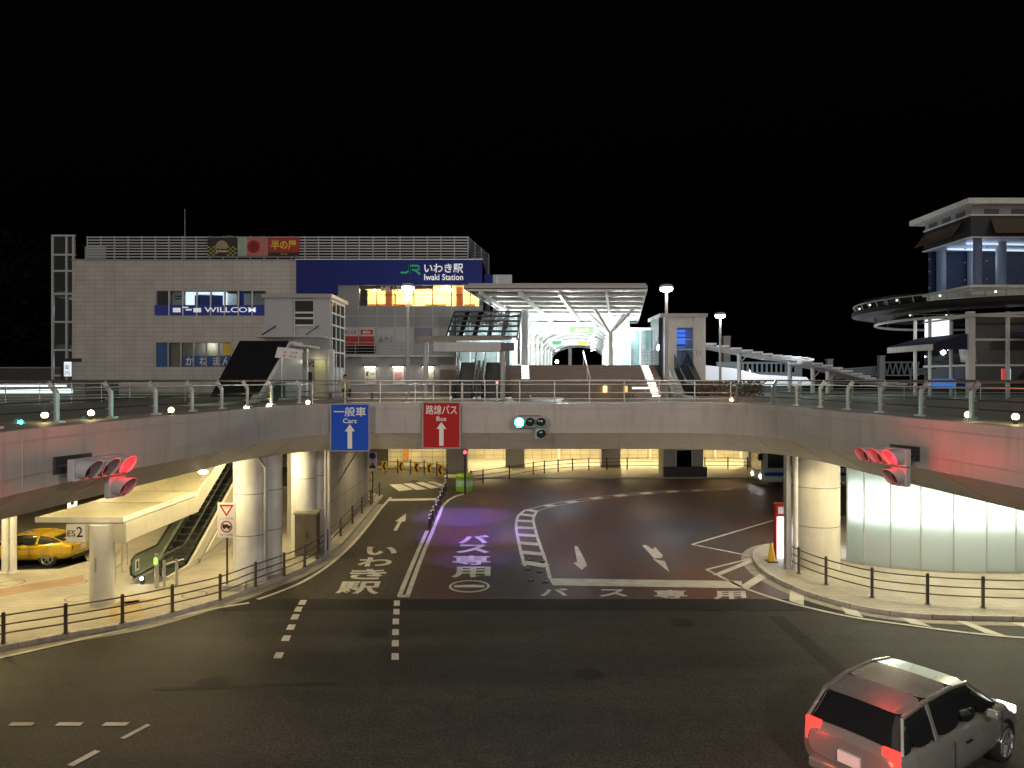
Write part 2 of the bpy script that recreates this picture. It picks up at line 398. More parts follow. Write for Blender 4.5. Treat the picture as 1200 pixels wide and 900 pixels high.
# left kerb, gutter and pavement
kl = [G(*q).xy for q in ((-260, 826), (-120, 787), (0, 764), (80, 748), (160, 734), (213, 720), (267, 704), (303, 690.5), (343, 675), (370, 661), (399, 641.5), (423, 614.5), (440, 594), (449, 583))]
kl = smooth_line(kl, 5) + [Vector((-10.0, 48.2)), Vector((-10.9, 49.2)), Vector((-12.5, 49.8)), Vector((-16, 50)), Vector((-40, 50))]
KZ = .15
def kerb(line, name, parent_names=True, flip=1):
    a = line; b = offset(line, .2 * flip)
    e = B().ribbon([Vector((p.x, p.y, -.01)) for p in a], [Vector((p.x, p.y, KZ + .004)) for p in a])
    e.ribbon([Vector((p.x, p.y, KZ + .004)) for p in a], [Vector((p.x, p.y, KZ + .004)) for p in b])
    for p, q in zip(resample(a, 1.2), resample(b, 1.2)):                 # kerbstone joints
        d = (q - p)
        e.bar((p.x - d.x * .02, p.y - d.y * .02, KZ * .5), (q.x, q.y, KZ * .5), .012, KZ + .012, m=1)
    return struct(e.build(name, [m_kerb, m_joint]))
kerb(kl, 'kerb', flip=1)
back = [(-40, 50), (-40, 33.2), (-22, 33.2), (-18.4, 31.0), (-17.2, 29.4), (-17.6, 28.2), (-24, 27.4), (-60, 27.0), (-60, 10)]
struct(B().face([(p.x, p.y, KZ) for p in offset(kl, .19)] + [(x, y, KZ) for x, y in back]).build('pavement', m_pave))
gut = B(); ga = kl[:-9]; gb = offset(ga, -.48)
gut.ribbon([Vector((p.x, p.y, .012)) for p in ga], [Vector((p.x, p.y, .012)) for p in gb])
for i, p in enumerate(resample(ga, 5.2)[1:]):
    pass
struct(gut.build('gutter', m_gutter))
wl = [G(*q).xy for q in ((-260, 838), (-120, 797), (0, 771.5), (80, 753.5), (160, 735), (240, 716), (292, 707))]
wl2 = [G(*q).xy for q in ((302, 703), (330, 693), (357, 681), (385, 663), (410, 641), (430, 618), (446, 597), (458, 583))]
MK = .020
struct(B().stripe(smooth_line(wl, 6), .14, MK).stripe(smooth_line(wl2, 6), .15, MK).build('edge_line', m_paint))

# right kerb island under the rotunda
kr = [G(*q).xy for q in ((1500, 733), (1350, 732), (1200, 728.5), (1083, 725.5), (1017, 717.5), (967, 705.5), (933, 693.5), (900, 677), (885, 663), (882, 653), (887, 646), (898, 641.5), (915, 639))]
kr = smooth_line(kr, 5) + [Vector((13.6, 34.8)), Vector((15, 37)), Vector((19, 40)), Vector((50, 44))]
kr = kr[::-1]
def kerb2(): return kerb(kr, 'kerb', flip=1)
kerb2()
struct(B().face([(p.x, p.y, KZ) for p in offset(kr, .19)] + [(60, 24, KZ), (60, 44, KZ)]).build('pavement', m_pave))
gr = kr[4:]; gro = offset(gr, -.45)
struct(B().ribbon([Vector((p.x, p.y, .012)) for p in gr], [Vector((p.x, p.y, .012)) for p in gro]).build('gutter', m_gutter))

# ------------------------------------------------------------------ painted markings
mk = B()
mk.stripe([G(*q).xy for q in ((468, 699), (479, 672), (490, 646), (500.5, 622.5))], .17, MK)
mk.stripe([G(*q).xy for q in ((477.5, 699), (487, 672), (497, 646), (507, 622.5), (519, 593), (526, 586), (534, 582), (546, 578.5))], .17, MK)
mk.face(gp((465.5, 700.5), (480, 700.5), (479, 697.5), (467, 697.5), z=MK))
struct(mk.build('double_lane_line', m_paint))
mk = B()
for a, b in ((350, 706), (345, 714), (341, 723), (336, 735), (330, 748), (321, 768)):           # left dashes
    k = (b - HZ) / 270; mk.face(gp((a - 1, b + 3.2 * k), (a + 7.5 * k, b + 3.2 * k), (a + 10 * k, b - 2.6 * k), (a + 2.2 * k, b - 2.6 * k), z=.012))
for a, b in ((465, 707), (464.5, 717), (463.8, 728.5), (463.4, 741), (463.2, 754), (463, 769.5)):
    k = (b - HZ) / 270; mk.face(gp((a - 3.6 * k, b + 3.4 * k), (a + 3.6 * k, b + 3.4 * k), (a + 3.6 * k, b - 3 * k), (a - 3.4 * k, b - 3 * k), z=.012))
for q in (((9, 851), (37, 851), (41, 847), (14, 847)), ((64, 851), (94, 851), (98, 847), (69, 847)), ((119, 851), (147, 851), (152, 847), (124, 847)),
          ((140.5, 865.5), (146, 866.5), (177, 850), (172, 849)), ((78.5, 897), (86, 898.5), (118, 881), (111, 879.5)),
          ((1110, 879), (1117, 877), (1137, 897), (1129, 898)), ((1150, 847.5), (1180, 846), (1182, 849.5), (1160, 850.5))):
    mk.face(gp(*q, z=.012))
struct(mk.build('dashed_lane_marking', m_paint))
# manholes, a long paving seam and a diagonal dark strip in the crossing
mk = B()
for px, py in ((437, 742), (690, 790), (250, 800), (800, 730)):
    g = G(px, py); k = [(math.cos(a * PI / 14), math.sin(a * PI / 14)) for a in range(28)]
    mk.face([(g.x + c * .33, g.y + s_ * .33, .006) for c, s_ in k]); mk.ribbon([Vector((g.x + c * .40, g.y + s_ * .40, .006)) for c, s_ in k], [Vector((g.x + c * .36, g.y + s_ * .36, .006)) for c, s_ in k], closed=True)
struct(mk.build('manhole_cover', mat('manhole_iron', (.030, .028, .027), .7, bump=.4, bscale=30, spec=.15)))
mk = B().face(gp((180, 806), (392, 800), (396, 803), (182, 809.5), z=.005)).face(gp((900, 722), (918, 722), (1010, 800), (985, 800), z=.005))
struct(mk.build('dark_road_strip', m_strip))
# give-way line at the crossing end of the car lane, zebra crossing
mk = B(); mk.face(gp((456, 585), (511, 584), (512, 586.5), (455, 587.5), z=MK))
for q in (((456, 568), (470, 567.5), (484, 574), (468, 576)), ((472, 567), (482, 566.5), (501, 573.5), (488, 574.5)), ((487, 566), (496, 565.5), (516, 571.5), (505, 573)), ((500, 565), (508, 564.5), (522, 569), (517, 570.5))):
    mk.face(gp(*q, z=MK))
struct(mk.build('crossing_marking', m_paint))
# lane arrow
struct(B().face(gp((461, 622), (465, 622.5), (470.5, 612), (475, 611), (476, 602), (463, 611.5), (467, 611.5), z=MK)).build('lane_arrow', m_paint))
def gchar(b, ch, px0, py0, px1, py1, lean=0.0, bold=.02, z=MK):
    """one painted character filling the ground between two image rows"""
    a = G(px0, py1); c = G(px1, py1); d = G(px0 + lean, py0); e = G(px1 + lean, py0)
    b.text(ch, lambda x, y: Vector(((a.x + (c.x - a.x) * x) * (1 - y) + (d.x + (e.x - d.x) * x) * y, a.y * (1 - y) + d.y * y, z)), 0, bold)
t = B()
gchar(t, '駅', 392, 682, 443, 697, 6, .025); gchar(t, 'き', 408, 667.3, 451, 679.5, 3.5, .03); gchar(t, 'わ', 418, 653.8, 458, 664.3, 3, .03); gchar(t, 'い', 427, 641.3, 464, 651, 3.4, .035)
struct(t.build('road_lettering', m_paint))
t = B()
gchar(t, 'バ', 537, 627.6, 573, 637.2, .5, .035); gchar(t, 'ス', 534, 638.6, 573.5, 648.7, .5, .035); gchar(t, '専', 530, 651.6, 574.5, 662.3, .5, .02); gchar(t, '用', 528.5, 664.6, 574.5, 677.5, .5, .03)
c = (G(550, 687.5)); rx = 1.44 / 2 + .02; ry = .78
ring = [(math.cos(k * PI / 20), math.sin(k * PI / 20)) for k in range(40)]
t.ribbon([Vector((c.x + x * rx, c.y + y * ry, MK)) for x, y in ring], [Vector((c.x + x * (rx - .09), c.y + y * (ry - .12), MK)) for x, y in ring], closed=True)
t.face([(c.x - .55, c.y - .16, MK), (c.x + .55, c.y - .16, MK), (c.x + .55, c.y + .12, MK), (c.x + .15, c.y + .2, MK), (c.x - .55, c.y + .12, MK)])
struct(t.build('bus_lane_lettering', m_paint))
t = B()
for ch, a, b, y0, y1 in (('バ', 633, 667, 690, 699), ('ス', 702, 736, 691, 700), ('専', 767, 806, 692, 702.0), ('用', 836, 875, 693.2, 703.0)):
    gchar(t, ch, a, y0, b, y1, -1.5, .03)
struct(t.build('bus_only_lettering', m_paint))
struct(B().face(gp((648, 686.5), (870, 690), (869, 681.5), (643, 678.3), z=MK)).build('stop_line', m_paint))
# hatched divider (a ladder curving into a dashed guide line)
L = [G(*q).xy for q in ((617, 597.5), (609, 603), (605.5, 610), (605, 620), (607, 631), (609, 641), (612, 653), (615, 664))]
R = [G(*q).xy for q in ((629, 600), (626.5, 604), (625, 610), (627, 620), (630, 631), (634.5, 644), (639, 657), (644.5, 678))]
mk = B().stripe(smooth_line(L, 5), .14, MK).stripe(smooth_line(R, 5), .14, MK)
for yl, yr in ((597.5, 600), (603, 605), (610.5, 611.5), (618.5, 619.5), (627, 628.5), (636.5, 638.5), (647.5, 650), (659.5, 664)):
    def at(line, y):
        Y = F * EYE / (y - HZ)
        for p, q in zip(line, line[1:]):
            if min(p.y, q.y) <= Y <= max(p.y, q.y): return p.lerp(q, (Y - p.y) / (q.y - p.y) if abs(q.y - p.y) > 1e-6 else 0)
        return line[0]
    a, b = at(L, yl), at(R, yr); mk.stripe([a, b], .55 if yl > 600 else .5, MK + .002)
D = [G(*q).xy for q in ((625, 598), (644, 592.8), (669.6, 588.3), (698, 584), (727, 581), (757, 578.2), (787, 576.3), (817, 574.9), (855, 573.6), (900, 573))]
mk.stripe(smooth_line([p for p in offset(D, .3)], 4), .09, MK); mk.stripe(smooth_line([p for p in offset(D, -.35)], 4), .07, MK)
for px, py in ((643, 592.8), (669.6, 588.3), (698, 584), (727, 581), (757, 578.2), (787, 576.3), (817, 574.9), (850, 573.6)):
    a = G(px - 5, py + .9).xy; b = G(px + 6.5, py - .6).xy; mk.stripe([a, b], .55, MK + .002)
struct(mk.build('hatched_lane_divider', m_paint))
# arrows of the bus bays
struct(B().face(gp((673, 640.5), (677, 641), (684.5, 655), (688, 663), (682, 668.5), (671.5, 660), (676.5, 659.5), z=MK)).build('bay_arrow', m_paint))
mk = B().face(gp((752.5, 639.5), (757, 639), (765, 644.5), (767.5, 641.5), (776.5, 651), (776, 654), (766.5, 655), z=MK)).face(gp((765, 655.5), (779, 658), (784.5, 671), z=MK))
struct(mk.build('bay_arrow', m_paint))
# lines and chevron stripes along the right kerb
mk = B()
for q in (((912, 608.5), (811, 638.5), (880, 652)), ((880, 655), (828, 668), (868, 688)), ):
    pts = [G(*p).xy for p in q]
    for a, b in zip(pts, pts[1:]): mk.stripe([a, b], .13, MK)
mk.stripe(smooth_line([G(*p).xy for p in ((868, 688), (890, 696), (913, 703.5), (943, 711.5), (1000, 724), (1067, 733.5), (1133, 742), (1200, 748), (1330, 756))], 4), .14, MK)
for q in (((835, 674), (843, 675), (882, 659), (880, 655.5)), ((868, 687), (877, 690), (902, 675), (893, 671)), ((925, 704.5), (942, 710), (942, 696), (926, 689.5)),
          ((991, 719.5), (1012, 724.5), (1001, 711.5), (982, 706)), ((1067, 731), (1093, 735.5), (1063, 722), (1046, 720)), ((1155, 742.5), (1180, 746), (1133, 729), (1119, 727.5)), ((1240, 748), (1270, 751), (1205, 731), (1184, 730))):
    mk.face(gp(*q, z=MK - .004))
struct(mk.build('kerbside_hatching', m_paint))

# ================================================================== THE DECK THAT RINGS THE TERMINAL
DT, FB, SB = 6.58, 5.43, 4.68
edge = [(-7.6, 3.0), (-8.3, 7.5), (-8.95, 12.6), (-8.85, 16.0), (-8.6, 19.2), (-8.4, 22.3), (-8.15, 24.9), (-7.5, 26.9), (-6.3, 28.0), (-4.8, 28.2), (-2.5, 28.2), (0, 28.2), (4.2, 28.2), (6.4, 28.15),
        (8.0, 27.7), (8.95, 26.6), (9.3, 25.0), (9.42, 21.8), (9.5, 18.5), (9.65, 15.5), (9.75, 12.5), (9.4, 7.5), (8.6, 3.0)]
ed = smooth_line(edge, 8); inn = offset(ed, 1.35)      # travel left to right; the deck lies to the left of travel (away from the road)
deck = thing('pedestrian_deck', 'long grey pedestrian deck curving over the terminal mouth on round columns', 'deck', (0, 28.2, 0))
def up(l, z): return [Vector((p.x, p.y, z)) for p in l]
f = B(); f.ribbon(up(ed, FB), up(ed, DT), 0, smooth=True); e2 = offset(ed, .22); f.ribbon(up(ed, DT), up(e2, DT), 0, smooth=True); f.ribbon(up(e2, DT), up(e2, 6.40), 0)
e3 = offset(ed, -.012); f.ribbon(up(e3, 6.36), up(e3, 6.38), 1); f.ribbon(up(e3, 5.72), up(e3, 5.735), 1)
pts = resample(ed, 2.6); nn = normals2(pts)
for p, n in zip(pts, nn):
    q = p - n * .004; f.bar((q.x, q.y, FB), (q.x, q.y, DT - .01), .010, .010, m=1)
f.build('fascia', [m_fascia, m_fjoint], deck)
f = B(); f.ribbon(up(inn, SB), up(offset(ed, .06), FB - .02), 0, smooth=True); f.ribbon(up(offset(ed, .06), FB - .02), up(ed, FB), 0)
pts = resample(ed, 2.6); 
for p, n in zip(pts, normals2(pts)):
    a = p + n * .05; b = p + n * 1.33; f.bar((a.x, a.y, FB - .03), (b.x, b.y, SB - .004), .010, .008, m=1)
f.build('sloped_soffit', [m_soffit, m_fjoint], deck)
HOLE = [(-14.15, 30.5), (-12.4, 30.5), (-12.4, 42.2), (-14.15, 42.2)]          # stairwell of the escalator
def slab(z, line, name, m):
    import bmesh
    bm = bmesh.new(); outer = [(p.x, p.y) for p in line] + [(45, 3), (60, 20), (60, 74), (-60, 74), (-60, 3)]
    es = []
    for loop in (outer, HOLE):
        vs = [bm.verts.new((x, y - 28.2, z)) for x, y in loop]
        es += [bm.edges.new((vs[i], vs[(i + 1) % len(vs)])) for i in range(len(vs))]
    bmesh.ops.triangle_fill(bm, use_beauty=True, use_dissolve=False, edges=es)
    me = bpy.data.meshes.new(name); bm.to_mesh(me); bm.free(); me.materials.append(m)
    o = bpy.data.objects.new(name, me); COL.objects.link(o); o.parent = deck; WM[o.name] = WM[deck.name]; return o
slab(6.40, offset(ed, .2), 'walkway', m_deckfloor)
slab(SB - .004, inn, 'underside', m_soffit)
w = B()
for (x0, y0), (x1, y1) in zip(HOLE, HOLE[1:] + HOLE[:1]): w.face([(x0, y0, SB), (x1, y1, SB), (x1, y1, 6.40), (x0, y0, 6.40)])
w.build('well_wall', m_soffit, deck)

# ------------------------------------------------------------------ deck railings
def glass_rail(name, label, line, step=1.75, group='glass railings of the deck'):
    p0 = line[len(line) // 2]; t = thing(name, label, 'railing', (p0.x, p0.y, 6.40), 0, group)
    ps = resample(line, step); ns = normals2(ps); ga = B()
    for p, n in zip(ps, ns):
        ang = math.atan2(n.y, n.x); b = B()
        b.obox((p.x, p.y, 6.95), .05, .10, .62, ang - PI / 2 + PI / 2); b.obox((p.x - n.x * .03, p.y - n.y * .03, 6.66), .16, .2, .04, ang)
        q = p + n * .16; b.bar((p.x, p.y, 7.22), (q.x, q.y, 7.46), .04, .10)
        for z in (6.86, 7.06): b.obox((p.x + n.x * .06, p.y + n.y * .06, z), .14, .03, .03, ang)
        b.build('post', m_steel, t)
    for a, b_ in zip(ps, ps[1:]):
        d = (b_ - a).normalized() * .06; a2 = a + d; b2 = b_ - d
        ga.ext([(a2.x, a2.y, 6.68), (b2.x, b2.y, 6.68), (b2.x, b2.y, 7.34), (a2.x, a2.y, 7.34)], Vector((-d.y, d.x, 0)).normalized() * .012)
    ga.build('glass_panels', m_railglass, t)
    hl = offset(line, .17); B().tube(up(hl, 7.47), .028).build('handrail', m_brownpost, t)
    B().tube(up(line, 7.335), .02).build('glass_cap', m_steel, t)
    B().tube(up(offset(line, .13), 7.06), .014).tube(up(offset(line, .13), 6.87), .014).build('guard_wire', m_dark, t)
    return t
er = offset(ed, .11)
iL = min(range(len(er)), key=lambda i: (er[i] - Vector((-7.4, 27.0))).length)
iR = min(range(len(er)), key=lambda i: (er[i] - Vector((8.4, 27.3))).length)
glass_rail('glass_railing', 'glass railing with steel posts along the deck edge above the yellow car', er[8:iL + 1])
glass_rail('glass_railing', 'glass railing with steel posts along the deck edge above the frosted glass rotunda', er[iR:-8])
def bar_rail(label, line, zbase, step=1.36, rails=(.22, .36, .60, .92, 1.06), cat='railing', m1=None, group='steel bar railings on the deck'):
    m1 = m1 or m_steel; p0 = line[len(line) // 2]; t = thing('bar_railing', label, cat, (p0.x, p0.y, zbase), 0, group)
    for p in resample(line, step): B().cyl((p.x, p.y, zbase), (p.x, p.y, zbase + 1.05), .024, n=8).build('post', m1, t)
    for h in rails: B().tube(up(line, zbase + h), .02 if h < 1 else .028, 8).build('rail', m1, t)
    return t
bar_rail('steel bar railing over the green traffic signal and both lane signs', er[iL:iR + 1], 6.40)
# ------------------------------------------------------------------ traffic signals on the fascia
m_sigbody = mat('signal_housing_grey', (.33, .33, .35), .45, var=.04)
m_lensoff = mat('dark_signal_lens', (.01, .035, .032), .12, coat=.6)
LIT = {'green': (glow('lit_green_lens', (.10, 1.0, .85), 9), (.05, 1.0, .80)), 'red': (glow('lit_red_lens', (1.0, .02, .035), 5), (1.0, .035, .04))}
def traffic_signal(label, loc, rz, lit):
    t = thing('traffic_signal', label, 'traffic light', loc, rz, 'traffic signals on the deck fascia')
    B().box(-.63, .63, -.06, .10, -.21, .21).box(-.60, .60, .10, .14, -.18, .18).build('housing', m_sigbody, t, True, .03)
    B().box(.21, .63, -.06, .10, -.66, -.225).build('arrow_housing', m_sigbody, t, True, .03)
    b = B()
    for x in (-.35, .35): b.bar((x, .12, .05), (x, .62, .05), .06, .06)
    b.box(-.42, .42, .60, .66, -.12, .22).cyl((.42, .1, -.45), (.42, .45, 0), .025)
    b.build('bracket', m_dark, t, True)
    spots = [(-.41, 0), (0, 0), (.41, 0), (.42, -.44)]
    on = {'green': [0], 'red': [2]}[lit]
    for k, (x, z) in enumerate(spots):
        b = B(); prof = [(.165 * math.cos(a), .045 * math.sin(a)) for a in [i * PI / 2 / 5 for i in range(6)]]; n = 20
        vs = [Vector((x + r * math.cos(2 * PI * i / n), -.062 - h, z + r * math.sin(2 * PI * i / n))) for r, h in prof for i in range(n)]
        b.add(vs, [(j * n + i, j * n + (i + 1) % n, (j + 1) * n + (i + 1) % n, (j + 1) * n + i) for j in range(len(prof) - 1) for i in range(n)], 0, True)
        o = b.build('lens', LIT[lit][0] if k in on else m_lensoff, t, True)
        if k in on: o['label'] = 'glowing %s lens' % lit
        b = B(); n = 24; A0, A1 = math.radians(-62), math.radians(242)
        for ra, rb in ((.185, .19), ):
            g = lambda r, y, i: Vector((x + r * math.cos(A0 + (A1 - A0) * i / n), y, z + r * math.sin(A0 + (A1 - A0) * i / n)))
            ln = lambda i: .26 + .12 * math.sin(A0 + (A1 - A0) * i / n)
            out0 = [g(.19, -.062, i) for i in range(n + 1)]; out1 = [g(.19, -.062 - ln(i), i) for i in range(n + 1)]
            in0 = [g(.178, -.062, i) for i in range(n + 1)]; in1 = [g(.178, -.062 - ln(i), i) for i in range(n + 1)]
            b.ribbon(out0, out1, smooth=True); b.ribbon(in0, in1, smooth=True); b.ribbon(out1, in1)
        b.build('visor', m_sigbody, t, True)
        if k in on:
            lamp('signal_light', 'POINT', (x, -.85 if lit == 'red' else -.3, z), 60 if lit == 'red' else 60, LIT[lit][1], .22 if lit == 'red' else .08, parent=t, local=True)
    return t
traffic_signal('traffic signal showing a green light, beside the red bus sign', (G(621, 495, 0).x * 0 + XA(621, 27.5), 27.5, ZA(494.5, 27.5)), 0, 'green')
traffic_signal('traffic signal showing red on the pinkish fascia above the ES2 shelter', (-8.15, 14.3, 5.78), math.radians(74), 'red')
traffic_signal('traffic signal showing red on the fascia above the frosted glass rotunda', (8.85, 17.2, 5.70), math.radians(-70), 'red')

# ------------------------------------------------------------------ lane signs hung on the fascia
def lane_sign(label, px0, px1, py0, py1, m, kanji, eng, Y=27.85, group='lane signs'):
    x0, x1, z0, z1 = XA(px0, Y), XA(px1, Y), ZA(py1, Y), ZA(py0, Y); w, h = x1 - x0, z1 - z0
    t = thing('lane_sign', label, 'road sign', ((x0 + x1) / 2, Y + .05, z0), 0, group)
    B().box(x0, x1, Y, Y + .05, z0, z1).build('panel', m, t, bevel=.006)
    b = B()
    for a in ((x0, x1, z0, z0 + .035), (x0, x1, z1 - .035, z1), (x0, x0 + .035, z0 + .035, z1 - .035), (x1 - .035, x1, z0 + .035, z1 - .035)): b.box(a[0], a[1], Y - .004, Y + .01, a[2], a[3])
    b.build('border', m_steelpaint, t)
    b = B(); b.sign(kanji, (x0 + w * .09, Y - .006, z1 - h * .27), X_, Z_, w * .82, h * .20, bold=.012)
    b.sign(eng, (x0 + w * .5 - (.175 if len(eng) > 3 else .13) * w, Y - .006, z1 - h * .41), X_, Z_, (.35 if len(eng) > 3 else .26) * w, h * .10, bold=.015)
    b.build('lettering', m_signwhite, t)
    cx = (x0 + x1) / 2; b = B()
    b.face([(cx - .085, Y - .006, z0 + .06 * h), (cx + .085, Y - .006, z0 + .06 * h), (cx + .085, Y - .006, z0 + .42 * h), (cx - .085, Y - .006, z0 + .42 * h)])
    b.face([(cx - .19, Y - .006, z0 + .42 * h), (cx + .19, Y - .006, z0 + .42 * h), (cx, Y - .006, z0 + .57 * h)])
    b.build('arrow', m_signwhite, t)
    b = B()
    for x in (x0 + .25, x1 - .25): b.box(x - .03, x + .03, Y + .05, Y + .8, z1 - .9, z1 - .82)
    b.build('bracket', m_dark, t)
    return t
lane_sign('blue overhead lane sign for cars with a white arrow', 387, 433, 473, 529, m_blue, '一般車', 'Cars', 27.1)
lane_sign('red overhead lane sign for buses with a white arrow', 495, 539.5, 471, 525.5, m_red, '路線バス', 'Bus')

# ------------------------------------------------------------------ street lamps standing on the deck
m_lampglow = glow('lamp_globe_glow', (1.0, .93, .84), 45)
def street_lamp(label, px, top, Y, e):
    x = XA(px, Y); zt = ZA(top, Y)
    t = thing('street_lamp', label, 'street lamp', (x, Y, 6.40), 0, 'street lamps on the deck')
    B().cyl((x, Y, 6.40), (x, Y, zt - .1), .075, .055, 12).cyl((x, Y, 6.40), (x, Y, 6.5), .14, .14, 14).build('pole', m_steelpaint, t)
    B().lathe([(.05, -.12), (.16, -.06), (.30, .0), (.30, .03), (.22, .10), (.05, .13)], (x, Y, zt + .02), 18).build('lamp_head', m_steelpaint, t)
    o = B().lathe([(.10, -.17), (.22, -.13), (.255, -.07), (.25, -.03)], (x, Y, zt + .0), 18).build('lamp_globe', m_lampglow, t)
    lamp('lamp_light', 'POINT', (x, Y - .02, zt - .35), e, (1.0, .9, .76), .12, parent=t)
street_lamp('street lamp whose lit head stands in front of the yellow windows', 478, 336, 30.0, 260)
street_lamp('tall street lamp just right of the station canopy', 781, 337, 30.0, 260)
street_lamp('slimmer street lamp farther off, right of the white lift tower', 844, 369, 38.0, 260)

def fill_lamp(label, x, y, zt, e):  # unseen lamps behind the camera, added to light the deck sides
    t = thing('street_lamp', label, 'street lamp', (x, y, 0), 0, 'added fill lamps behind the camera')
    B().cyl((x, y, 0), (x, y, zt), .11, .07, 12).build('pole', m_steelpaint, t)
    B().lathe([(.06, -.12), (.22, -.06), (.36, .0), (.36, .03), (.25, .12), (.05, .16)], (x, y, zt), 18).build('lamp_head', m_steelpaint, t)
    B().lathe([(.10, -.2), (.24, -.16), (.30, -.08), (.30, -.03)], (x, y, zt), 18).build('lamp_globe', m_lampglow, t)
    lamp('lamp_light', 'POINT', (x, y, zt - .45), e, (1.0, .88, .74), .2, parent=t)
fill_lamp('unseen fill lamp added behind the camera on the left', -6.2, -2.5, 11.0, 7600)
fill_lamp('unseen fill lamp added behind the camera on the right', 6.2, -2.5, 11.0, 7600)

# ------------------------------------------------------------------ small glowing globes along the deck kerb
m_foot = glow('foot_globe_glow', (1.0, .78, .40), 14)
def foot_light(px, py, label, Y=None):
    z = 6.58; Y = Y or F * (EYE - z) / (py - HZ); x = XA(px, Y)
    t = thing('foot_light', label, 'light', (x, Y, 6.40), 0, 'globe lights along the deck')
    B().cyl((x, Y, 6.40), (x, Y, z - .06), .05, n=10).build('stem', m_dark, t)
    B().sphere((x, Y, z), .085, 12, 8).build('globe', m_foot, t)
    lamp('globe_light', 'POINT', (x, Y - .02, z + .2), 9, (1.0, .75, .38), .08, parent=t)
for a in ((52.5, 486.5, 'glowing globe light low on the deck, the nearest one on the pink side'), (106.7, 484, 'second glowing globe light from the photo edge on the pink side of the deck'), (200.5, 480.5, 'glowing globe light on the deck below the blue advertising window'),
          (289, 477.5, 'glowing globe light on the deck just below the black sloping cover'), (315, 476, 'glowing globe light at the foot of the tilted white signboard'), (360.7, 471.5, 'glowing globe light left of the blue cars sign'),
          (1134.5, 486, 'glowing globe light on the deck below the round tower balcony'), (1190, 488.5, 'glowing globe light nearest the right border of the photo')):
    foot_light(*a)
foot_light(857, 469, 'glowing globe light in the dry planter on the deck', 33.5)

# ------------------------------------------------------------------ columns under the deck
def column(label, x, y, r, z1=SB, zb=KZ, m=None, extra=None, group='columns under the deck'):
    t = thing('deck_column', label, 'column', (x, y, zb), 0, group)
    b = B(); b.cyl((x, y, zb), (x, y, z1 - .006), r, n=32)
    for z in [k for k in (1.85, 3.35) if k < z1]: b.lathe([(r + .004, -.012), (r + .004, .012)], (x, y, z), 32, 1, caps=False)
    if extra:
        dx, dy, r2 = extra; b.cyl((x + dx, y + dy, zb), (x + dx, y + dy, z1 - .008), r2, n=32)
        for z in (1.85, 3.35): b.lathe([(r2 + .004, -.012), (r2 + .004, .012)], (x + dx, y + dy, z), 32, 1, caps=False)
    b.build('shaft', [m or m_white, m_joint], t)
    return t
cA = G(293, 684, KZ); t1 = column('thick white double column behind the round prohibition sign', cA.x - .2, cA.y + .6, .60, extra=(.35, .95, .5))
B().tube([(cA.x + .48, cA.y + .2, KZ), (cA.x + .48, cA.y + .2, 4.3), (cA.x + .25, cA.y + .2, 4.66)], .06, 10).build('downpipe', m_steelpaint, t1)
cB = G(362, 652, KZ); t2 = column('white double column behind the metal cabinet', cB.x - .4, cB.y + .6, .50, extra=(.31, .95, .44))
B().tube([(cB.x + .62, cB.y + .3, KZ), (cB.x + .62, cB.y + .3, 4.68)], .06, 10).tube([(cB.x + .78, cB.y + .3, KZ), (cB.x + .78, cB.y + .3, 4.68)], .05, 10).build('downpipe', m_steelpaint, t2)
cC = G(967, 671, KZ); t3 = column('broad cream column at the end of the frosted glass wall', cC.x, cC.y + .85, .88, m=mat('cream_paint', (.62, .58, .48), .5, var=.05, dirt=.15))
B().tube([(cC.x - 1.0, cC.y + .3, KZ), (cC.x - 1.0, cC.y + .3, 4.68)], .09, 10).build('downpipe', m_white, t3)
B().box(cC.x - 1.32, cC.x - 1.14, cC.y + .4, cC.y + .7, KZ, 4.68).build('casing', m_steelpaint, t3)
# panelled stair block beside the car lane
w0, w1 = Vector((-8.55, 34.2)), Vector((-8.7, 43.5))
sb = thing('stair_block', 'grey panelled block with a handrail standing beside the car lane', 'wall', (-9.5, 38, KZ))
B().box(-10.6, -8.6, 34.2, 43.5, KZ, 4.70).build('wall', mat('panel_grey', (.34, .33, .32), .5, var=.06, scale=1), sb)
b = B()
for y in (35.8, 37.4, 39, 40.6, 42.2): b.box(-8.61, -8.594, y - .012, y + .012, KZ, 4.7)
for z in (1.7, 3.2): b.box(-8.61, -8.593, 34.2, 43.5, z - .01, z + .01)
b.box(-9.6, -9.58, 34.19, 34.205, KZ, 4.7); b.build('panel_joint', m_joint, sb)
B().tube([(-8.5, 34.3, 2.2), (-8.5, 43.4, 4.4)], .03).build('handrail', m_dark, sb)
cab = thing('metal_cabinet', 'brown steel utility cabinet at the foot of the double column', 'cabinet', (-8.35, 30.2, KZ))
cx, cyy = XA(358, 29.9), 29.9
B().box(cx - .45, cx + .45, cyy, cyy + .6, KZ + .08, 1.95).build('body', mat('cabinet_brown', (.13, .11, .09), .4, metal=.5), cab, bevel=.015)
B().box(cx - .48, cx + .48, cyy - .04, cyy + .64, 1.95, 2.03).build('roof', mat('cabinet_top', (.3, .28, .22), .4, metal=.5), cab)
B().box(cx - .45, cx + .45, cyy + .02, cyy + .58, KZ, KZ + .08).build('plinth', m_conc, cab)
b = B(); b.box(cx - .006, cx + .006, cyy - .006, cyy, KZ + .1, 1.93); b.box(cx + .05, cx + .09, cyy - .03, cyy, 1.0, 1.25); b.build('handle', m_dark, cab)

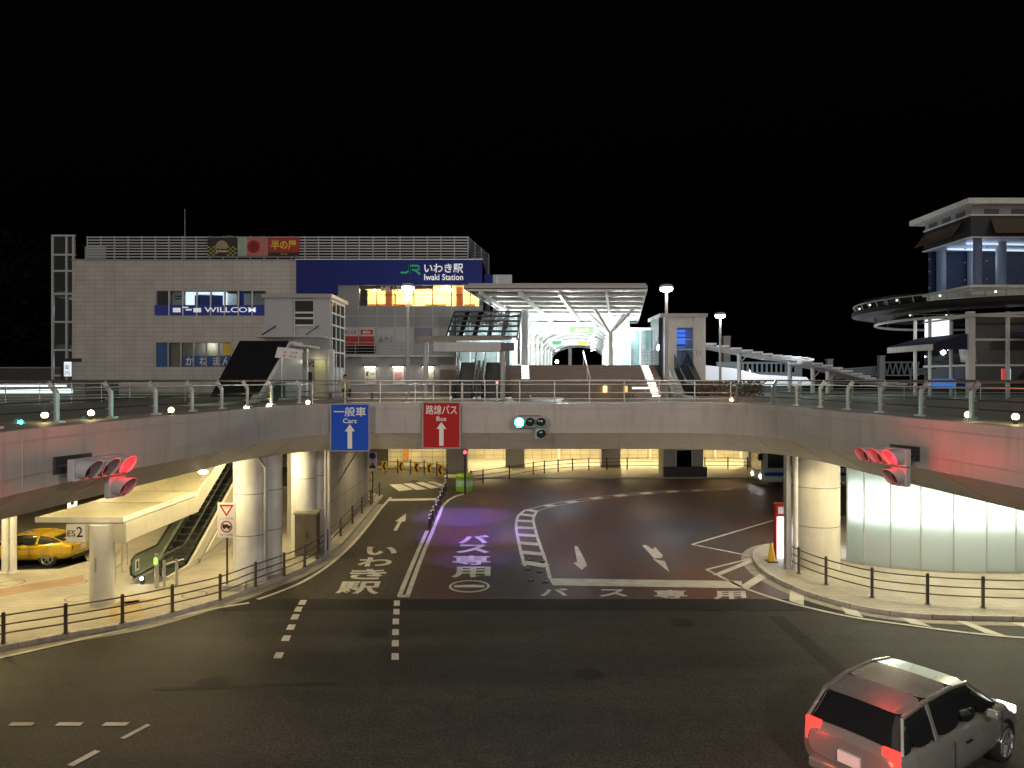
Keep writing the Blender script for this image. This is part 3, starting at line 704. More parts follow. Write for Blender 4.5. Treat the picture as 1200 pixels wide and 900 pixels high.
# ------------------------------------------------------------------ kerb guard fences
def guard_fence(label, bases, h=.86, z=KZ, ends=(0, 0), rails=(.28, .52, .78), group='brown guard fences'):
    p0 = bases[len(bases) // 2]; t = thing('guard_fence', label, 'fence', (p0.x, p0.y, z), 0, group)
    for p in bases: B().cyl((p.x, p.y, z), (p.x, p.y, z + h), .052, n=12).cyl((p.x, p.y, z + h), (p.x, p.y, z + h + .02), .045, .02, n=12).cyl((p.x, p.y, z), (p.x, p.y, z + .015), .1, n=12).build('post', m_brownpost, t)
    ln = smooth_line(bases, 5)
    for r in rails: B().tube(up(ln, z + r), .024, 8).build('rail', m_brownpost, t)
    return t
guard_fence('brown guard fence along the left kerb in front of the white columns', [G(x, y, KZ).xy for x, y in ((-140, 785), (-68, 769), (4, 754), (77, 742), (143.5, 730), (202, 717), (258, 703), (299.5, 687), (333, 674.5), (357, 664), (371, 655), (384, 644), (399, 628), (413, 613), (424, 601), (434.5, 591), (444.7, 581))])
guard_fence('brown guard fence curving in front of the frosted glass rotunda', [G(x, y, KZ).xy for x, y in ((921, 662), (936, 672), (968, 685), (1022, 700), (1087, 708), (1152, 712), (1220, 714), (1300, 716), (1390, 717))], 1.0, rails=(.34, .62, .9))
guard_fence('dark guard fence along the far kerb in front of the yellow tiled wall', [G(x, y, 0).xy for x, y in ((552, 570), (566, 568), (597, 563), (625, 557.5), (638, 556), (654, 554.5), (671, 553), (690, 552.2), (711, 551.6), (735, 551.2), (779, 551))], 1.0, z=.1, rails=(.3, .6, .92))
guard_fence('dark guard fence right of the kiosk at the far kerb', [G(x, y, 0).xy for x, y in ((826, 551), (853, 551), (876, 551.5), (900, 552), (930, 552))], 1.0, z=.1, rails=(.3, .6, .92))
fcv = [G(x, y, 0).xy for x, y in ((424, 556), (436, 556), (452, 556), (466, 556.5), (481, 557), (497, 558), (512, 560), (524, 563))]
guard_fence('dark guard fence carrying the yellow chevron boards', fcv, 1.15, z=.1, rails=(.3, .6, .95))
# yellow chevron boards
def chevron(px, py, Y, label):
    x, z = XA(px, Y), ZA(py, Y); t = thing('chevron_sign', label, 'road sign', (x, Y, z), 0, 'yellow chevron boards')
    B().box(x - .2, x + .2, Y, Y + .03, z - .38, z + .38).build('board', m_yellow, t)
    b = B()
    b.face([(x + .13, Y - .006, z + .3), (x - .02, Y - .006, z + .3), (x - .16, Y - .006, z), (x - .02, Y - .006, z - .3), (x + .13, Y - .006, z - .3), (x - .01, Y - .006, z)]); b.build('chevron', m_signblack, t)
    B().box(x - .03, x + .03, Y + .03, Y + .1, z - .4, z + .3).build('bracket', m_dark, t)
for i, (px, py) in enumerate(((428.7, 546), (450.5, 546), (470, 546.7), (488, 548), (503, 549), (516, 551))):
    Yc = (55.6, 56.4, 56.2, 55.6, 54.6, 53)[i]
    chevron(px, py, Yc - .9, ('yellow chevron board half hidden behind the small white parking sign', 'yellow chevron board just right of the small white parking sign', 'third yellow chevron board along the curved fence',
                              'fourth yellow chevron board along the curved fence', 'next to last yellow chevron board before the green drum', 'last yellow chevron board, nearest the green drum')[i])

# ------------------------------------------------------------------ far side under the deck
m_ytile = brickmat('cream_wall_tile', (.56, .50, .36), (.50, .44, .31), (.30, .27, .20), .9, .45, 'XZ', .5, 0, .03, .22)
t = thing('tiled_wall', 'long cream tiled wall at the back of the bus terminal', 'wall', (10, 68, 0))
B().box(-12, 46, 68, 68.4, 0, 4.71).build('wall', m_ytile, t)
b = B()
for px in (655, 762, 838, 868, 905): x = XA(px, 67.9); b.box(x - .12, x + .12, 67.85, 67.99, 0, 4.7)
b.build('pilaster', m_white, t)
struct(B().box(-5.2, 46, 54.9, 67.99, -.01, .1).build('far_pavement', mat('far_paving', (.40, .37, .31), .6, var=.1)))
t = thing('tiled_wall', 'cream wall with a dark doorway behind the chevron boards', 'wall', (-14, 62, 0))
B().box(-34, -5.4, 62, 62.4, 0, 4.71).build('wall', m_ytile, t)
B().box(XA(433, 62), XA(455, 62), 61.96, 61.99, .1, 3.4).build('doorway', mat('dark_doorway', (.03, .025, .02), .6), t)
B().box(XA(472, 62), XA(479, 62), 61.95, 61.985, .6, 2.5).build('poster', mat('amber_poster', (.45, .22, .05), .5), t)
B().box(XA(525, 62), XA(545, 62), 61.7, 61.98, .05, 4.7).build('panel', m_ltgrey, t)
for px, py, Yq, wd, lb in ((535, 557, 57.0, 1.65, 'square grey pillar rising behind the green drum'), (603.5, 548.5, 61, 1.6, 'grey pillar on the far pavement, nearest the green signal'), (716, 548.5, 61, 1.6, 'grey pillar on the far pavement left of the kiosk'), (886, 549, 61, 1.3, 'grey pillar on the far pavement, half behind the bus')):
    t = thing('square_pillar', lb, 'pillar', (XA(px, Yq), Yq, 0), 0, 'square pillars under the deck')
    x = XA(px, Yq); B().box(x - wd / 2, x + wd / 2, Yq, Yq + 1.2, 0, 4.70).build('shaft', m_ltgrey, t, bevel=.02)
    B().box(x - wd / 2 - .02, x + wd / 2 + .02, Yq - .02, Yq + 1.22, 0, .35).build('plinth', m_conc, t)
# kiosk
Yk = 55.3; x0, x1 = XA(779, Yk), XA(826, Yk)
t = thing('waiting_kiosk', 'grey kiosk with one window and a dark bench on the far pavement', 'kiosk', ((x0 + x1) / 2, Yk + 1, .1))
B().box(x0, x1, Yk + .4, Yk + 2.4, .1, 4.68).build('wall', m_ltgrey, t)
B().box(XA(794, Yk), XA(812, Yk), Yk + .36, Yk + .39, .6, 2.1).build('window', m_darkglass, t)
b = B(); b.box(XA(793, Yk), XA(813, Yk), Yk + .34, Yk + .42, 2.1, 2.2); b.box(XA(793, Yk), XA(794.2, Yk), Yk + .34, Yk + .42, .5, 2.1); b.box(XA(811.8, Yk), XA(813, Yk), Yk + .34, Yk + .42, .5, 2.1); b.build('frame', m_white, t)
B().box(x0 - .1, x1 + .15, Yk - .1, Yk + .3, .1, .85).build('bench', m_dark, t)
B().box(XA(794, Yk), XA(812, Yk), Yk + .3, Yk + .39, 2.3, 2.75).build('sign_panel', m_black, t)
# green drum
g = G(543.5, 577, 0); t = thing('crash_drum', 'lime green plastic drum at the fork of the two lanes', 'drum', (g.x, g.y, 0))
B().lathe([(.52, 0), (.56, .1), (.56, .95), (.60, 1.0), (.60, 1.1), (.5, 1.16)], (g.x, g.y + .5, .02), 24).build('body', mat('lime_plastic', (.30, .55, .06), .45), t)
b = B(); b.lathe([(.565, .35), (.565, .75)], (g.x, g.y + .5, .02), 24, caps=False); b.build('band', mat('teal_band', (.35, .62, .45), .3), t)
# bollards between the lanes
for i, (px, py) in enumerate(((503, 620), (505, 615), (507.5, 609.5), (511, 603), (513.5, 597.5), (515.7, 591), (517.8, 585.5), (520, 580), (521.8, 575))):
    g = G(px, py, 0)
    if i == 0:
        t = thing('lane_bollard', 'slim black bollard with white bands in the row between the two lanes', 'bollard', (g.x, g.y, 0), 0, 'bollards between the lanes')
        B().cyl((0, 0, 0), (0, 0, .8), .05, n=12).cyl((0, 0, 0), (0, 0, .03), .11, n=12).build('post', m_black, t, True)
        b = B()
        for z in (.52, .68): b.lathe([(.053, z), (.053, z + .1)], (0, 0, 0), 12, caps=False)
        b.build('reflective_band', m_signwhite, t, True); bol = t
    else: dup(bol, (g.x, g.y, 0))
# rubber studs in the divider
for i, (px, py) in enumerate(((621, 657), (636, 659), (619, 668), (632, 671), (622, 681), (639, 683))):
    g = G(px, py, 0)
    if i == 0:
        t = thing('rubber_stud', 'squat black rubber stud at the near end of the hatched divider', 'bollard', (g.x, g.y, 0), 0, 'rubber studs on the divider')
        B().cyl((0, 0, 0), (0, 0, .05), .14, .12, 12).cyl((0, 0, .05), (0, 0, .13), .06, .05, 10).build('body', m_black, t, True)
        B().lathe([(.061, .08), (.058, .11)], (0, 0, 0), 10, caps=False).build('band', m_steelpaint, t, True); stud = t
    else: dup(stud, (g.x, g.y, 0))

# ------------------------------------------------------------------ sign posts
def plate_sign(name, label, px, pybase, rect, kind):
    g = G(px, pybase, KZ); Y = g.y; x0, x1, z0, z1 = XA(rect[0], Y), XA(rect[2], Y), ZA(rect[3], Y), ZA(rect[1], Y); cx = (x0 + x1) / 2
    t = thing(name, label, 'road sign', (cx, Y, KZ))
    B().cyl((cx, Y + .05, KZ), (cx, Y + .05, z1 - .1), .035, n=10).build('pole', m_brownpost, t)
    B().box(x0, x1, Y - .01, Y + .015, z0, z1).build('plate', m_signwhite, t, bevel=.004)
    w, h = x1 - x0, z1 - z0; yy = Y - .014
    def ring(cz, r, mt, nm, thick=.2):
        k = [(math.cos(a * PI / 16), math.sin(a * PI / 16)) for a in range(32)]
        B().ribbon([Vector((cx + c * r, yy, cz + s * r)) for c, s in k], [Vector((cx + c * r * (1 - thick), yy, cz + s * r * (1 - thick))) for c, s in k], closed=True).bar((cx - r * .6, yy, cz + r * .6), (cx + r * .6, yy, cz - r * .6), r * .16, .003).build(nm, mt, t)
    if kind == 'truck':
        a = w * .42; cz = z1 - h * .19
        T = [(cx - a, cz + a * .62), (cx + a, cz + a * .62), (cx, cz - a * .95)]; c = Vector((cx, cz))
        inn_ = [(cx + (x - cx) * .62, cz + (z - cz) * .62) for x, z in T]
        B().ribbon([Vector((x, yy, z)) for x, z in T], [Vector((x, yy, z)) for x, z in inn_], closed=True).build('triangle', m_red, t)
        B().sign('止まれ', (cx - a * .3, yy, cz + a * .1), X_, Z_, a * .6, a * .22).build('stop_lettering', m_red, t)
        B().sign('ここから先', (x0 + w * .12, yy, z0 + h * .515), X_, Z_, w * .76, h * .06).sign('右へ注意', (x0 + w * .14, yy, z0 + h * .05), X_, Z_, w * .72, h * .065).build('lettering', m_signblack, t)
        cz = z0 + h * .315
        b = B(); b.box(cx - .14, cx + .06, yy - .001, yy, cz - .04, cz + .08); b.box(cx + .06, cx + .15, yy - .001, yy, cz - .04, cz + .04); b.cyl((cx - .08, yy + .002, cz - .05), (cx - .08, yy - .002, cz - .05), .035); b.cyl((cx + .09, yy + .002, cz - .05), (cx + .09, yy - .002, cz - .05), .035); b.build('lorry_symbol', m_signblack, t)
        ring(cz, w * .33, m_red, 'prohibition_ring')
        B().obox((cx + .25, Y + .1, KZ + .1), .75, .35, .2, .12).build('base_block', m_conc, t, bevel=.02)
    else:
        cz = z1 - h * .22; r = w * .36
        B().cyl((cx, yy + .003, cz), (cx, yy, cz), r * .82, n=24).build('blue_disc', m_blue, t); ring(cz, r, m_red, 'prohibition_ring')
        c2 = z0 + h * .3; a = w * .40
        B().face([(cx - a, yy, c2 - a * .7), (cx + a, yy, c2 - a * .7), (cx, yy, c2 + a * .85)]).build('warning_triangle', m_signblack, t)
        B().sphere((cx, yy - .002, c2 + a * .15), a * .14, 8, 6).bar((cx, yy - .003, c2 + a * .1), (cx - a * .2, yy - .003, c2 - a * .5), .035, .004).bar((cx, yy - .003, c2 - .05), (cx + a * .25, yy - .003, c2 - a * .5), .035, .004).build('walker_symbol', m_signwhite, t)
        B().sign('区域内', (x0 + w * .2, yy, z0 + h * .52), X_, Z_, w * .6, h * .05).build('lettering', m_red, t)
plate_sign('prohibition_sign', 'white sign plate with red triangle and lorry ban ring on a pole', 265, 692, (255, 589, 276, 630), 'truck')
plate_sign('parking_sign', 'small white no parking and crossing sign on a pole beside the car lane', 436.5, 590, (431, 529, 442, 552.5), 'walk')
# red-lit post beside the drum
x = XA(545, 47.5); t = thing('warning_post', 'thin dark post with a small red light beside the green drum', 'post', (x, 47.5, 0))
B().cyl((x, 47.5, 0), (x, 47.5, ZA(532, 47.5)), .07, n=10).build('post', m_dark, t)
B().sphere((x, 47.45, ZA(530, 47.5)), .11, 10, 6).build('red_lamp', glow('small_red_glow', (1, .05, .12), 5), t)
# lit information sign and cone on the right island
g = G(918, 655, KZ); Y = g.y; x0, x1, z0, z1 = XA(909, Y), XA(931, Y), KZ, ZA(590, Y)
t = thing('information_sign', 'red framed upright sign with a glowing white panel beside the cream column', 'sign', ((x0 + x1) / 2, Y, KZ))
B().box(x0, x0 + .06, Y, Y + .28, z0, z1).box(x1 - .2, x1, Y, Y + .28, z0, z1).box(x0 + .06, x1 - .2, Y, Y + .28, z1 - .55, z1).build('frame', m_red, t, bevel=.01)
B().box(x0 + .06, x1 - .2, Y + .02, Y + .26, z0 + .05, z1 - .56).build('light_panel', glow('sign_panel_glow', (.95, .96, 1.0), 3.2), t)
B().box(x0 + .1, x0 + .36, Y - .008, Y, z1 - .42, z1 - .14).build('logo_plate', m_signwhite, t)
B().sign('のりば', (x0 + .40, Y - .006, z1 - .25), X_, Z_, .2, .1).sign('BUS', (x0 + .40, Y - .006, z1 - .4), X_, Z_, .2, .09).build('lettering', m_signwhite, t)
lamp('panel_light', 'POINT', ((x0 + x1) / 2 - .1, Y - .5, 1.3), 14, (.9, .93, 1), .3, parent=t)
g = G(904, 658, KZ); t = thing('traffic_cone', 'yellow traffic cone on the kerb tip by the glowing sign', 'cone', (g.x, g.y, KZ))
B().lathe([(.17, .03), (.05, .72), (.035, .74)], (g.x, g.y, KZ), 16).build('cone_body', m_yellow, t); B().box(g.x - .21, g.x + .21, g.y - .21, g.y + .21, KZ, KZ + .035).build('base', m_black, t)
# ================================================================== LEFT CORNER UNDER THE DECK
m_escglass = glass('escalator_glass', (.55, .62, .60), .10)
m_step = mat('escalator_step', (.035, .035, .037), .4, metal=.5)
def escalator(label, x, y0, z0, rise, w, slope=math.radians(29), side=None, group='escalators', glassm=None, detail=True):
    run = rise / math.tan(slope); t = thing('escalator', label, 'escalator', (x, y0, z0), 0, group); hw = w / 2
    side = side or m_white; fl = 1.6                       # flat length at the foot
    def path(off, dz=0, lead=0.0):
        return [(y0 - lead, z0 + dz), (y0 + fl, z0 + dz), (y0 + fl + run, z0 + rise + dz), (y0 + fl + run + 1.2, z0 + rise + dz)]
    b = B(); n = int(rise / .2)
    for i in range(n):
        ya = y0 + fl + run * i / n; za = z0 + rise * i / n; yb = y0 + fl + run * (i + 1) / n; zb = z0 + rise * (i + 1) / n
        b.face([(x - hw, ya, za), (x + hw, ya, za), (x + hw, ya, zb), (x - hw, ya, zb)]).face([(x - hw, ya, zb), (x + hw, ya, zb), (x + hw, yb, zb), (x - hw, yb, zb)])
        if detail: b.box(x - hw, x - hw + .06, ya - .004, ya + .05, zb, zb + .004, 1).box(x - hw + .06, x + hw, ya - .003, ya + .03, zb, zb + .003, 1)
    b.build('steps', [m_step, mat('step_edge_yellow', (.40, .34, .12), .5)], t)
    B().box(x - hw, x + hw, y0 - .6, y0 + fl, z0, z0 + .012).build('comb_plate', m_steel, t)
    for s in (-1, 1):
        p = path(0); xs = x + s * (hw + .05)
        poly = [(xs, y0 - .35, z0 + .25), (xs, y0 - .15, z0 + .10), (xs, y0 + fl, z0 + .10), (xs, y0 + fl + run, z0 + rise + .1), (xs, y0 + fl + run + 1.2, z0 + rise + .1), (xs, y0 + fl + run + 1.2, z0 + rise + .9),
                (xs, y0 + fl + run - .1, z0 + rise + .9), (xs, y0 + fl - .1, z0 + .9), (xs, y0 - .1, z0 + .9), (xs, y0 - .4, z0 + .7)]
        B().ext(poly, (s * .015, 0, 0)).build('balustrade', glassm or m_escglass, t)
        hp = [(xs, y0 - .15, z0 + .12), (xs, y0 - .42, z0 + .3), (xs, y0 - .46, z0 + .55), (xs, y0 - .38, z0 + .8), (xs, y0 - .12, z0 + .93), (xs, y0 + fl - .1, z0 + .93), (xs, y0 + fl + run - .1, z0 + rise + .93), (xs, y0 + fl + run + 1.2, z0 + rise + .93)]
        B().tube(hp, .045, 8).build('handrail', m_black, t)
        xo = x + s * (hw + .12)
        sk = [(xo, y0 - .2, z0), (xo, y0 - .2, z0 + .14), (xo, y0 + fl, z0 + .14), (xo, y0 + fl + run, z0 + rise + .14), (xo, y0 + fl + run + 1.2, z0 + rise + .14), (xo, y0 + fl + run + 1.2, z0 + rise - .5), (xo, y0 + fl + run + .6, z0 + rise - .55), (xo, y0 + fl + .6, z0)]
        B().ext(sk, (s * .12, 0, 0)).build('skirt', side, t)
    B().ext([(x - hw - .2, y0 + fl + .6, z0), (x - hw - .2, y0 + fl + run + .6, z0 + rise - .55), (x - hw - .2, y0 + fl + run + .6, z0 + rise - .7), (x - hw - .2, y0 + fl + 1.2, z0)], (w + .4, 0, 0)).build('truss', m_grey, t)
    return t
EX, EY = -13.27, 26.7
esc = escalator('dark stepped escalator rising under the deck behind the ES2 shelter', EX, EY, KZ, 6.4 - KZ, .95, side=mat('escalator_cream_side', (.58, .55, .47), .45, var=.04))
# cream wall filling the space below its right side
wy0, wy1 = EY + 2.4, EY + 10.5
t = thing('escalator_wall', 'cream triangular wall below the right side of the escalator', 'wall', (EX + .9, wy0, KZ))
B().ext([(EX + .74, wy0, KZ), (EX + .74, wy1, KZ), (EX + .74, wy1, KZ + 4.5), (EX + .74, wy0 + .2, KZ + .15)], (.08, 0, 0)).build('wall', mat('escalator_cream_side', (.58, .55, .47)), t)
B().bar((EX + .86, wy0 - .4, KZ + .25), (EX + .86, wy1, KZ + 1.0), .03, .1).build('skirting', m_steelpaint, t)
# balustrade notice plates and newel lights
t = thing('gate_post', 'brushed escalator sensor post with a green arrow light', 'post', (EX + .45, EY - 1.0, KZ), 0, 'escalator sensor posts')
gx, gy = XA(183.5, EY - 1.1), EY - 1.1
B().cyl((gx, gy, KZ), (gx, gy, KZ + 1.2), .07, n=14).build('post', m_steel, t)
B().box(gx - .06, gx + .06, gy - .075, gy - .065, KZ + .85, KZ + 1.08).build('indicator', glow('green_indicator_glow', (.25, 1, .08), 2.2), t)
t = thing('gate_post', 'plain brushed post beside the green lit sensor post', 'post', (gx + .2, gy, KZ), 0, 'escalator sensor posts')
B().cyl((gx + .22, gy + .1, KZ), (gx + .22, gy + .1, KZ + .95), .05, n=12).build('post', m_steel, t)
B().tube([(gx + .22, gy + .1, KZ + .8), (gx + .55, gy + .9, KZ + .8)], .025).build('rail', m_steel, t)
t = thing('gate_post', 'brushed post at the cream side of the escalator foot', 'post', (XA(207, 26), 26, KZ), 0, 'escalator sensor posts')
B().cyl((XA(207, 25.9), 25.9, KZ), (XA(207, 25.9), 25.9, KZ + .95), .05, n=12).build('post', m_steel, t)
t = thing('escalator_lamp', 'tiny white lamp at the foot of the escalator', 'light', (XA(166, 26.0), 26.0, KZ))
B().sphere((XA(166, 26.0), 26.0, KZ + .22), .06, 10, 6).build('globe', glow('white_spot_glow', (.9, .95, 1), 14), t)
B().box(XA(166, 26) - .06, XA(166, 26) + .06, 26.02, 26.1, KZ, KZ + .3).build('body', m_dark, t)
lamp('spot_light', 'POINT', (XA(166, 26.0), 25.9, KZ + .35), 3, COOL, .05, parent=t)
t = bar_rail('short steel handrail beside the foot of the escalator', [Vector((XA(125, 25.4), 25.4)), Vector((XA(140, 27.2), 27.2)), Vector((XA(150, 29), 29))], KZ, 1.2, (.4, .9), group='steel handrails at street level')
for k, (yy, zz) in enumerate(((EY - .0, KZ + .5), (EY + .2, KZ + .5))):
    pass
t = thing('notice_plate', 'white notice plate on the left glass side of the escalator foot', 'notice', (EX - .55, EY, KZ + .5), 0, 'escalator notices')
b = B(); b.obox((EX - .50, EY - .05, KZ + .55), .012, .28, .42); b.build('plate', m_signwhite, t); B().obox((EX - .492, EY - .05, KZ + .55), .006, .12, .26).build('symbol', m_signblack, t)
t = thing('notice_plate', 'cream notice plate on the right glass side of the escalator foot', 'notice', (EX + .6, EY + .4, KZ + .5), 0, 'escalator notices')
B().obox((EX + .505, EY + .35, KZ + .58), .012, .5, .26).build('plate', mat('cream_plate', (.62, .6, .42), .5), t)

# shelter over the escalator
ca, cb = -15.55, -12.72; cz = 3.0; sh = thing('escalator_shelter', 'pale flat roofed shelter marked ES2 over the foot of the escalator', 'shelter', (-13.3, 23.4, KZ))
m_shel = mat('shelter_roof', (.42, .39, .27), .6, var=.12, scale=.9, dirt=.25)
s0, s1 = 23.7, 29.3; sy = 37.5; szz = cz + (sy - s1) * math.tan(math.radians(29)); 
rp = [(s0, cz), (s1, cz), (33.6, cz + (33.6 - s1) * math.tan(math.radians(29)) * .78), (33.6, cz + (33.6 - s1) * math.tan(math.radians(29)) * .78 - .1), (s1 + .05, cz - .1), (s0, cz - .1)]
B().ext([(ca, y, z) for y, z in rp], (cb - ca, 0, 0)).build('roof', m_shel, sh)
b = B()
for y in (26.5, 29.3, 31.5):
    z = cz if y <= s1 else cz + (y - s1) * math.tan(math.radians(29)) * .78
    b.bar((ca + .02, y, z + .004), (cb - .02, y, z + .004), .025, .012)
b.build('roof_joint', m_joint, sh)
e = B(); e.box(ca - .02, cb + .02, s0 - .03, s0 - .003, cz - .16, cz + .02); e.box(cb + .003, cb + .03, s0 - .03, s1, cz - .16, cz + .02); e.bar((cb + .018, s1, cz - .07), (cb + .018, 33.6, rp[2][1] - .07), .03, .19)
e.build('eaves', m_white, sh)
e = B(); e.box(-14.55, -12.62, 23.72, 23.98, 2.18, 2.80); e.box(-12.98, -12.66, 23.99, s1, 2.18, 2.80); e.bar((-12.82, s1 - .1, 2.5), (-12.82, 36.5, 2.5 + (36.5 - s1) * math.tan(math.radians(29))), .3, .62)
e.build('beam', mat('shelter_beam', (.55, .53, .46), .5, var=.05, dirt=.15), sh)
B().box(-14.56, -13.95, 23.69, 23.717, 2.2, 2.78).build('name_panel', m_signwhite, sh)
b = B(); b.sign('ES', (-14.52, 23.685, 2.38), X_, Z_, .26, .2, bold=.01).sign('2', (-14.22, 23.685, 2.36), X_, Z_, .2, .34, bold=.01); b.build('lettering', m_signblack, sh)
B().cyl((-13.42, 23.75, KZ), (-13.42, 23.75, 2.18), .365, n=28).cyl((-13.42, 23.75, 2.0), (-13.42, 23.75, 2.79), .372, n=28).build('column', m_white, sh)
b = B(); b.box(-13.45, -13.40, 23.37, 23.384, 1.3, 1.75); b.build('column_notice', m_steelpaint, sh)
# white H sign hanging behind
t = thing('hanging_letter', 'small white letter H sign under the deck behind the shelter', 'sign', (XA(85, 27), 27, 3.6))
b = B(); x = XA(79, 27); z = ZA(600, 27); b.box(x, x + .10, 27, 27.04, z, z + .42); b.box(x + .24, x + .34, 27, 27.04, z, z + .42); b.box(x + .10, x + .24, 27.001, 27.039, z + .16, z + .26)
b.build('letter', glow('letter_glow', (.9, .95, 1), .7), t); B().cyl((x + .17, 27.02, z + .42), (x + .17, 27.02, SB), .015).build('rod', m_dark, t)
# twin white poles in front of the car
for px, lb in ((6, 'white round post at the photo edge in front of the yellow car'), (15.5, 'white round post just right of its twin in front of the yellow car')):
    g = G(px, 671, KZ); t = thing('white_post', lb, 'post', (g.x, g.y, KZ), 0, 'white posts by the parked car')
    B().cyl((g.x, g.y, KZ), (g.x, g.y, SB - .01), .12, n=16).build('shaft', m_white, t)
    B().cyl((g.x, g.y, KZ), (g.x, g.y, KZ + .05), .2, n=16).build('foot', m_white, t)
# manhole rings on the pavement, tactile paving
def mring(px, py):
    g = G(px, py, KZ); k = [(math.cos(a * PI / 14), math.sin(a * PI / 14)) for a in range(28)]
    struct(B().ribbon([Vector((g.x + c * .42, g.y + s * .42, KZ + .004)) for c, s in k], [Vector((g.x + c * .37, g.y + s * .37, KZ + .004)) for c, s in k], closed=True).build('manhole_cover', m_joint))
for q in ((14, 683), (87, 683), (92, 701), (228, 697), (344, 657)): mring(*q)
m_tact = brickmat('tactile_paving', (.42, .32, .14), (.38, .29, .125), (.28, .21, .1), .3, .3, 'XY', .7)
def zq(*q): return [Vector((p.x, p.y, KZ + .006)) for p in (G(a, b, KZ) for a, b in q)]
struct(B().face(zq((128, 708), (163, 703), (170, 722), (128, 728))).face(zq((140, 703), (186, 701), (186, 706), (140, 708))).build('tactile_paving', m_tact))
struct(B().face(zq((-60, 700), (98, 674), (98, 682), (-60, 710))).build('paving_band', mat('brown_paving', (.30, .20, .13), .7, var=.15)))
struct(B().face(zq((278, 688), (298, 683.5), (292, 681.5), (272, 686))).build('tactile_paving', m_tact))
# dark rear wall and a dim violet glowing panel behind the street under the deck
t = thing('rear_wall', 'dark brown wall far back under the deck behind the yellow car', 'wall', (-32, 47, 0))
B().box(-60, -19, 47, 47.3, 0, 4.7).build('wall', mat('dark_brown_wall', (.12, .07, .05), .6), t)
b = B(); b.box(-36, -31.5, 46.9, 46.98, .3, 3.2); b.build('window', glow('dim_violet_glow', (.22, .12, .45), .35), t)

